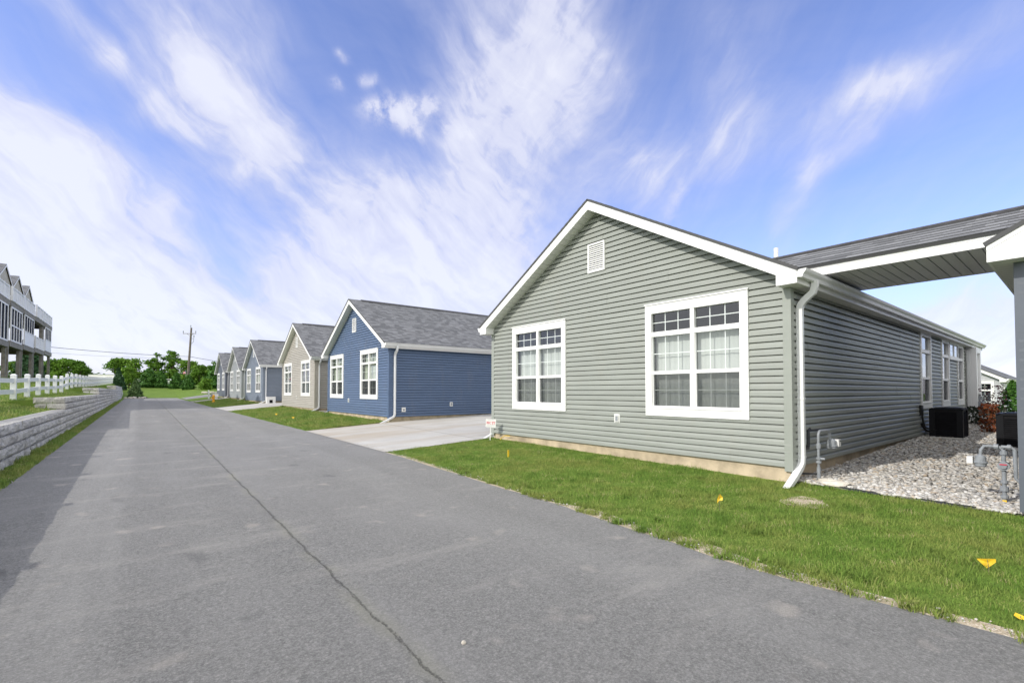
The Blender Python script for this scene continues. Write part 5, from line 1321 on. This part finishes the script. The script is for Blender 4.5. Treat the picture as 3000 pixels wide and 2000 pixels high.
CL = [(110, -20, 260, 120, 45, .55), (260, 120, 350, 200, 38, .5), (400, 0, 480, 180, 95, .55), (480, 180, 610, 300, 62, .75), (340, 265, 470, 300, 34, .5), (430, 130, 640, 430, 120, .38), (560, -20, 600, 90, 60, .35),
      (-60, 260, 180, 400, 95, .95), (180, 400, 370, 500, 55, .8), (-60, 430, 300, 620, 120, .85), (-200, 300, -60, 500, 200, .8), (640, 350, 900, 500, 80, .62), (880, 500, 1150, 560, 95, .7), (400, 400, 560, 410, 40, .35),
      (1250, -40, 1230, 230, 115, .62), (1230, 230, 1150, 470, 150, .72), (1310, 60, 1350, 400, 95, .32), (1120, 60, 1080, 300, 80, .25), (1340, 80, 1400, 200, 35, .3), (1060, 100, 1100, 380, 90, .4), (-100, 690, 1100, 650, 105, .85), (-100, 800, 1300, 790, 120, .9), (700, 560, 1000, 640, 60, .5),
      (1500, 420, 1680, 330, 82, .55), (1560, 450, 1540, 510, 22, .35), (1430, 380, 1500, 420, 40, .3), (2400, 0, 2000, 220, 68, .46), (2020, 220, 1870, 300, 62, .55), (1960, 320, 1860, 410, 30.5, .5), (1860, 400, 1800, 540, 31, .34), (1660, 160, 1690, 330, 60, .3), (1620, 60, 1770, 50, 55, .18), (1960, 200, 2100, 180, 60, .2),
      (768, 118, 775, 130, 13, .6), (748, 190, 760, 188, 11, .6), (808, 180, 830, 186, 15, .65), (825, 255, 990, 232, 29, .85), (850, 268, 900, 275, 22, .6), (920, 292, 955, 298, 26, .75), (1030, 292, 1090, 300, 27, .6),
      (1950, 790, 2400, 690, 60, .75), (1600, 850, 2500, 830, 60, .7)]
tot = None; tot2 = None
for (x0, y0, x1, y1, wd, st) in CL:
    A = azel(x0, y0); B = azel(x1, y1); small = wd < 30
    mx, my = (x0+x1)/2, (y0+y1)/2; q0 = azel(mx-wd/2, my); q1 = azel(mx+wd/2, my); q2 = azel(mx, my-wd/2); q3 = azel(mx, my+wd/2)
    sw_ = .5*(math.hypot(q1[0]-q0[0], q1[1]-q0[1])+math.hypot(q3[0]-q2[0], q3[1]-q2[1]))
    dxs, dys = B[0]-A[0], B[1]-A[1]; L2 = dxs*dxs+dys*dys+1e-9
    pa = t.m('SUBTRACT', wa, A[0]); pe = t.m('SUBTRACT', we, A[1])
    h = t.m('DIVIDE', t.m('MULTIPLY_ADD', pa, dxs, t.m('MULTIPLY', pe, dys)), L2, clamp=True)
    qa = t.m('SUBTRACT', pa, t.m('MULTIPLY', h, dxs)); qe = t.m('SUBTRACT', pe, t.m('MULTIPLY', h, dys))
    d2 = t.m('DIVIDE', t.m('MULTIPLY_ADD', qa, qa, t.m('MULTIPLY', qe, qe)), -sw_*sw_*(1.0 if small else 1.45))
    gss = t.m('MULTIPLY', t.m('POWER', 2.718, d2), st)
    if small: tot2 = gss if tot2 is None else t.m('ADD', tot2, gss)
    else: tot = gss if tot is None else t.m('ADD', tot, gss)
# fibres, finer along the wind
fibL = t.noise(t.mapping(t.mapping(W1, (1, 1, 1), (0, 0, R(42))), (2.6, 10.0, 1)), 2.2, 7, .6, .25)
fibR = t.noise(t.mapping(t.mapping(W1, (1, 1, 1), (0, 0, R(-48))), (2.6, 10.0, 1)), 2.2, 7, .6, .25)
fmx = nt.nodes.new('ShaderNodeMix'); nt.links.new(t.ramp(az, [(.55, 0.), (.95, 1.)]), fmx.inputs[0]); nt.links.new(fibL, fmx.inputs[2]); nt.links.new(fibR, fmx.inputs[3]); fib = fmx.outputs[0]
fib2 = t.noise(t.mapping(W1, (5.0, 5.0, 1)), 3.5, 7, .6, .3)
mod = t.m('MULTIPLY_ADD', fib, 1.15, t.m('MULTIPLY_ADD', fib2, .75, -.27))
puff = t.m('MULTIPLY_ADD', t.noise(AE, 26, 6, .62), 3.4, -.98, clamp=True)
dens = t.m('MULTIPLY_ADD', tot2, puff, t.m('MULTIPLY', tot, mod))
hor = t.ramp(dzn, [(0., .66), (.10, .52), (.22, .33), (.40, .20), (.62, .16), (.8, .55)])
# added unseen cloud overhead and behind the camera, bright to fill the shaded walls
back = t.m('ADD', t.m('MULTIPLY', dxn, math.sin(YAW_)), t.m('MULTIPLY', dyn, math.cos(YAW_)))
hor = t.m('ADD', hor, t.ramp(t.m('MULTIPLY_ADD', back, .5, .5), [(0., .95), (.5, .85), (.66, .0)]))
low = t.noise(t.mapping(W1, (2.2, 12, 1), (0, 0, R(8))), 1.8, 5, .6, .4)
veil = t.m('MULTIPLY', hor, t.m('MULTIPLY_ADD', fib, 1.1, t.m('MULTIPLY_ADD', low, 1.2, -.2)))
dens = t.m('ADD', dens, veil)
cov = t.ramp(dens, [(0., 0.), (.35, .25), (.75, .60), (1.15, .85), ])
tint = t.mix(1.0, sky.outputs[0], (.84, .83, 1.12), 'MULTIPLY')
shade = t.ramp(t.m('MULTIPLY_ADD', fib, .5, t.m('MULTIPLY', dens, .45)), [(.15, (2.6, 2.75, 3.95)), (.5, (3.1, 3.2, 4.1)), (1., (4.15, 4.2, 4.6))])
below = t.m('LESS_THAN', dzn, -.005)
fill_mask = t.ramp(t.m('MULTIPLY_ADD', back, .5, .5), [(0., 1.), (.5, .8), (.66, 0.)])
shade = t.mix(fill_mask, shade, (8.2, 8.0, 7.5))  # added out-of-view cloud made brighter and warmer as fill light
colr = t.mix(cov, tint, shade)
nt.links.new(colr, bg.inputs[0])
scene.view_settings.exposure = 0.60
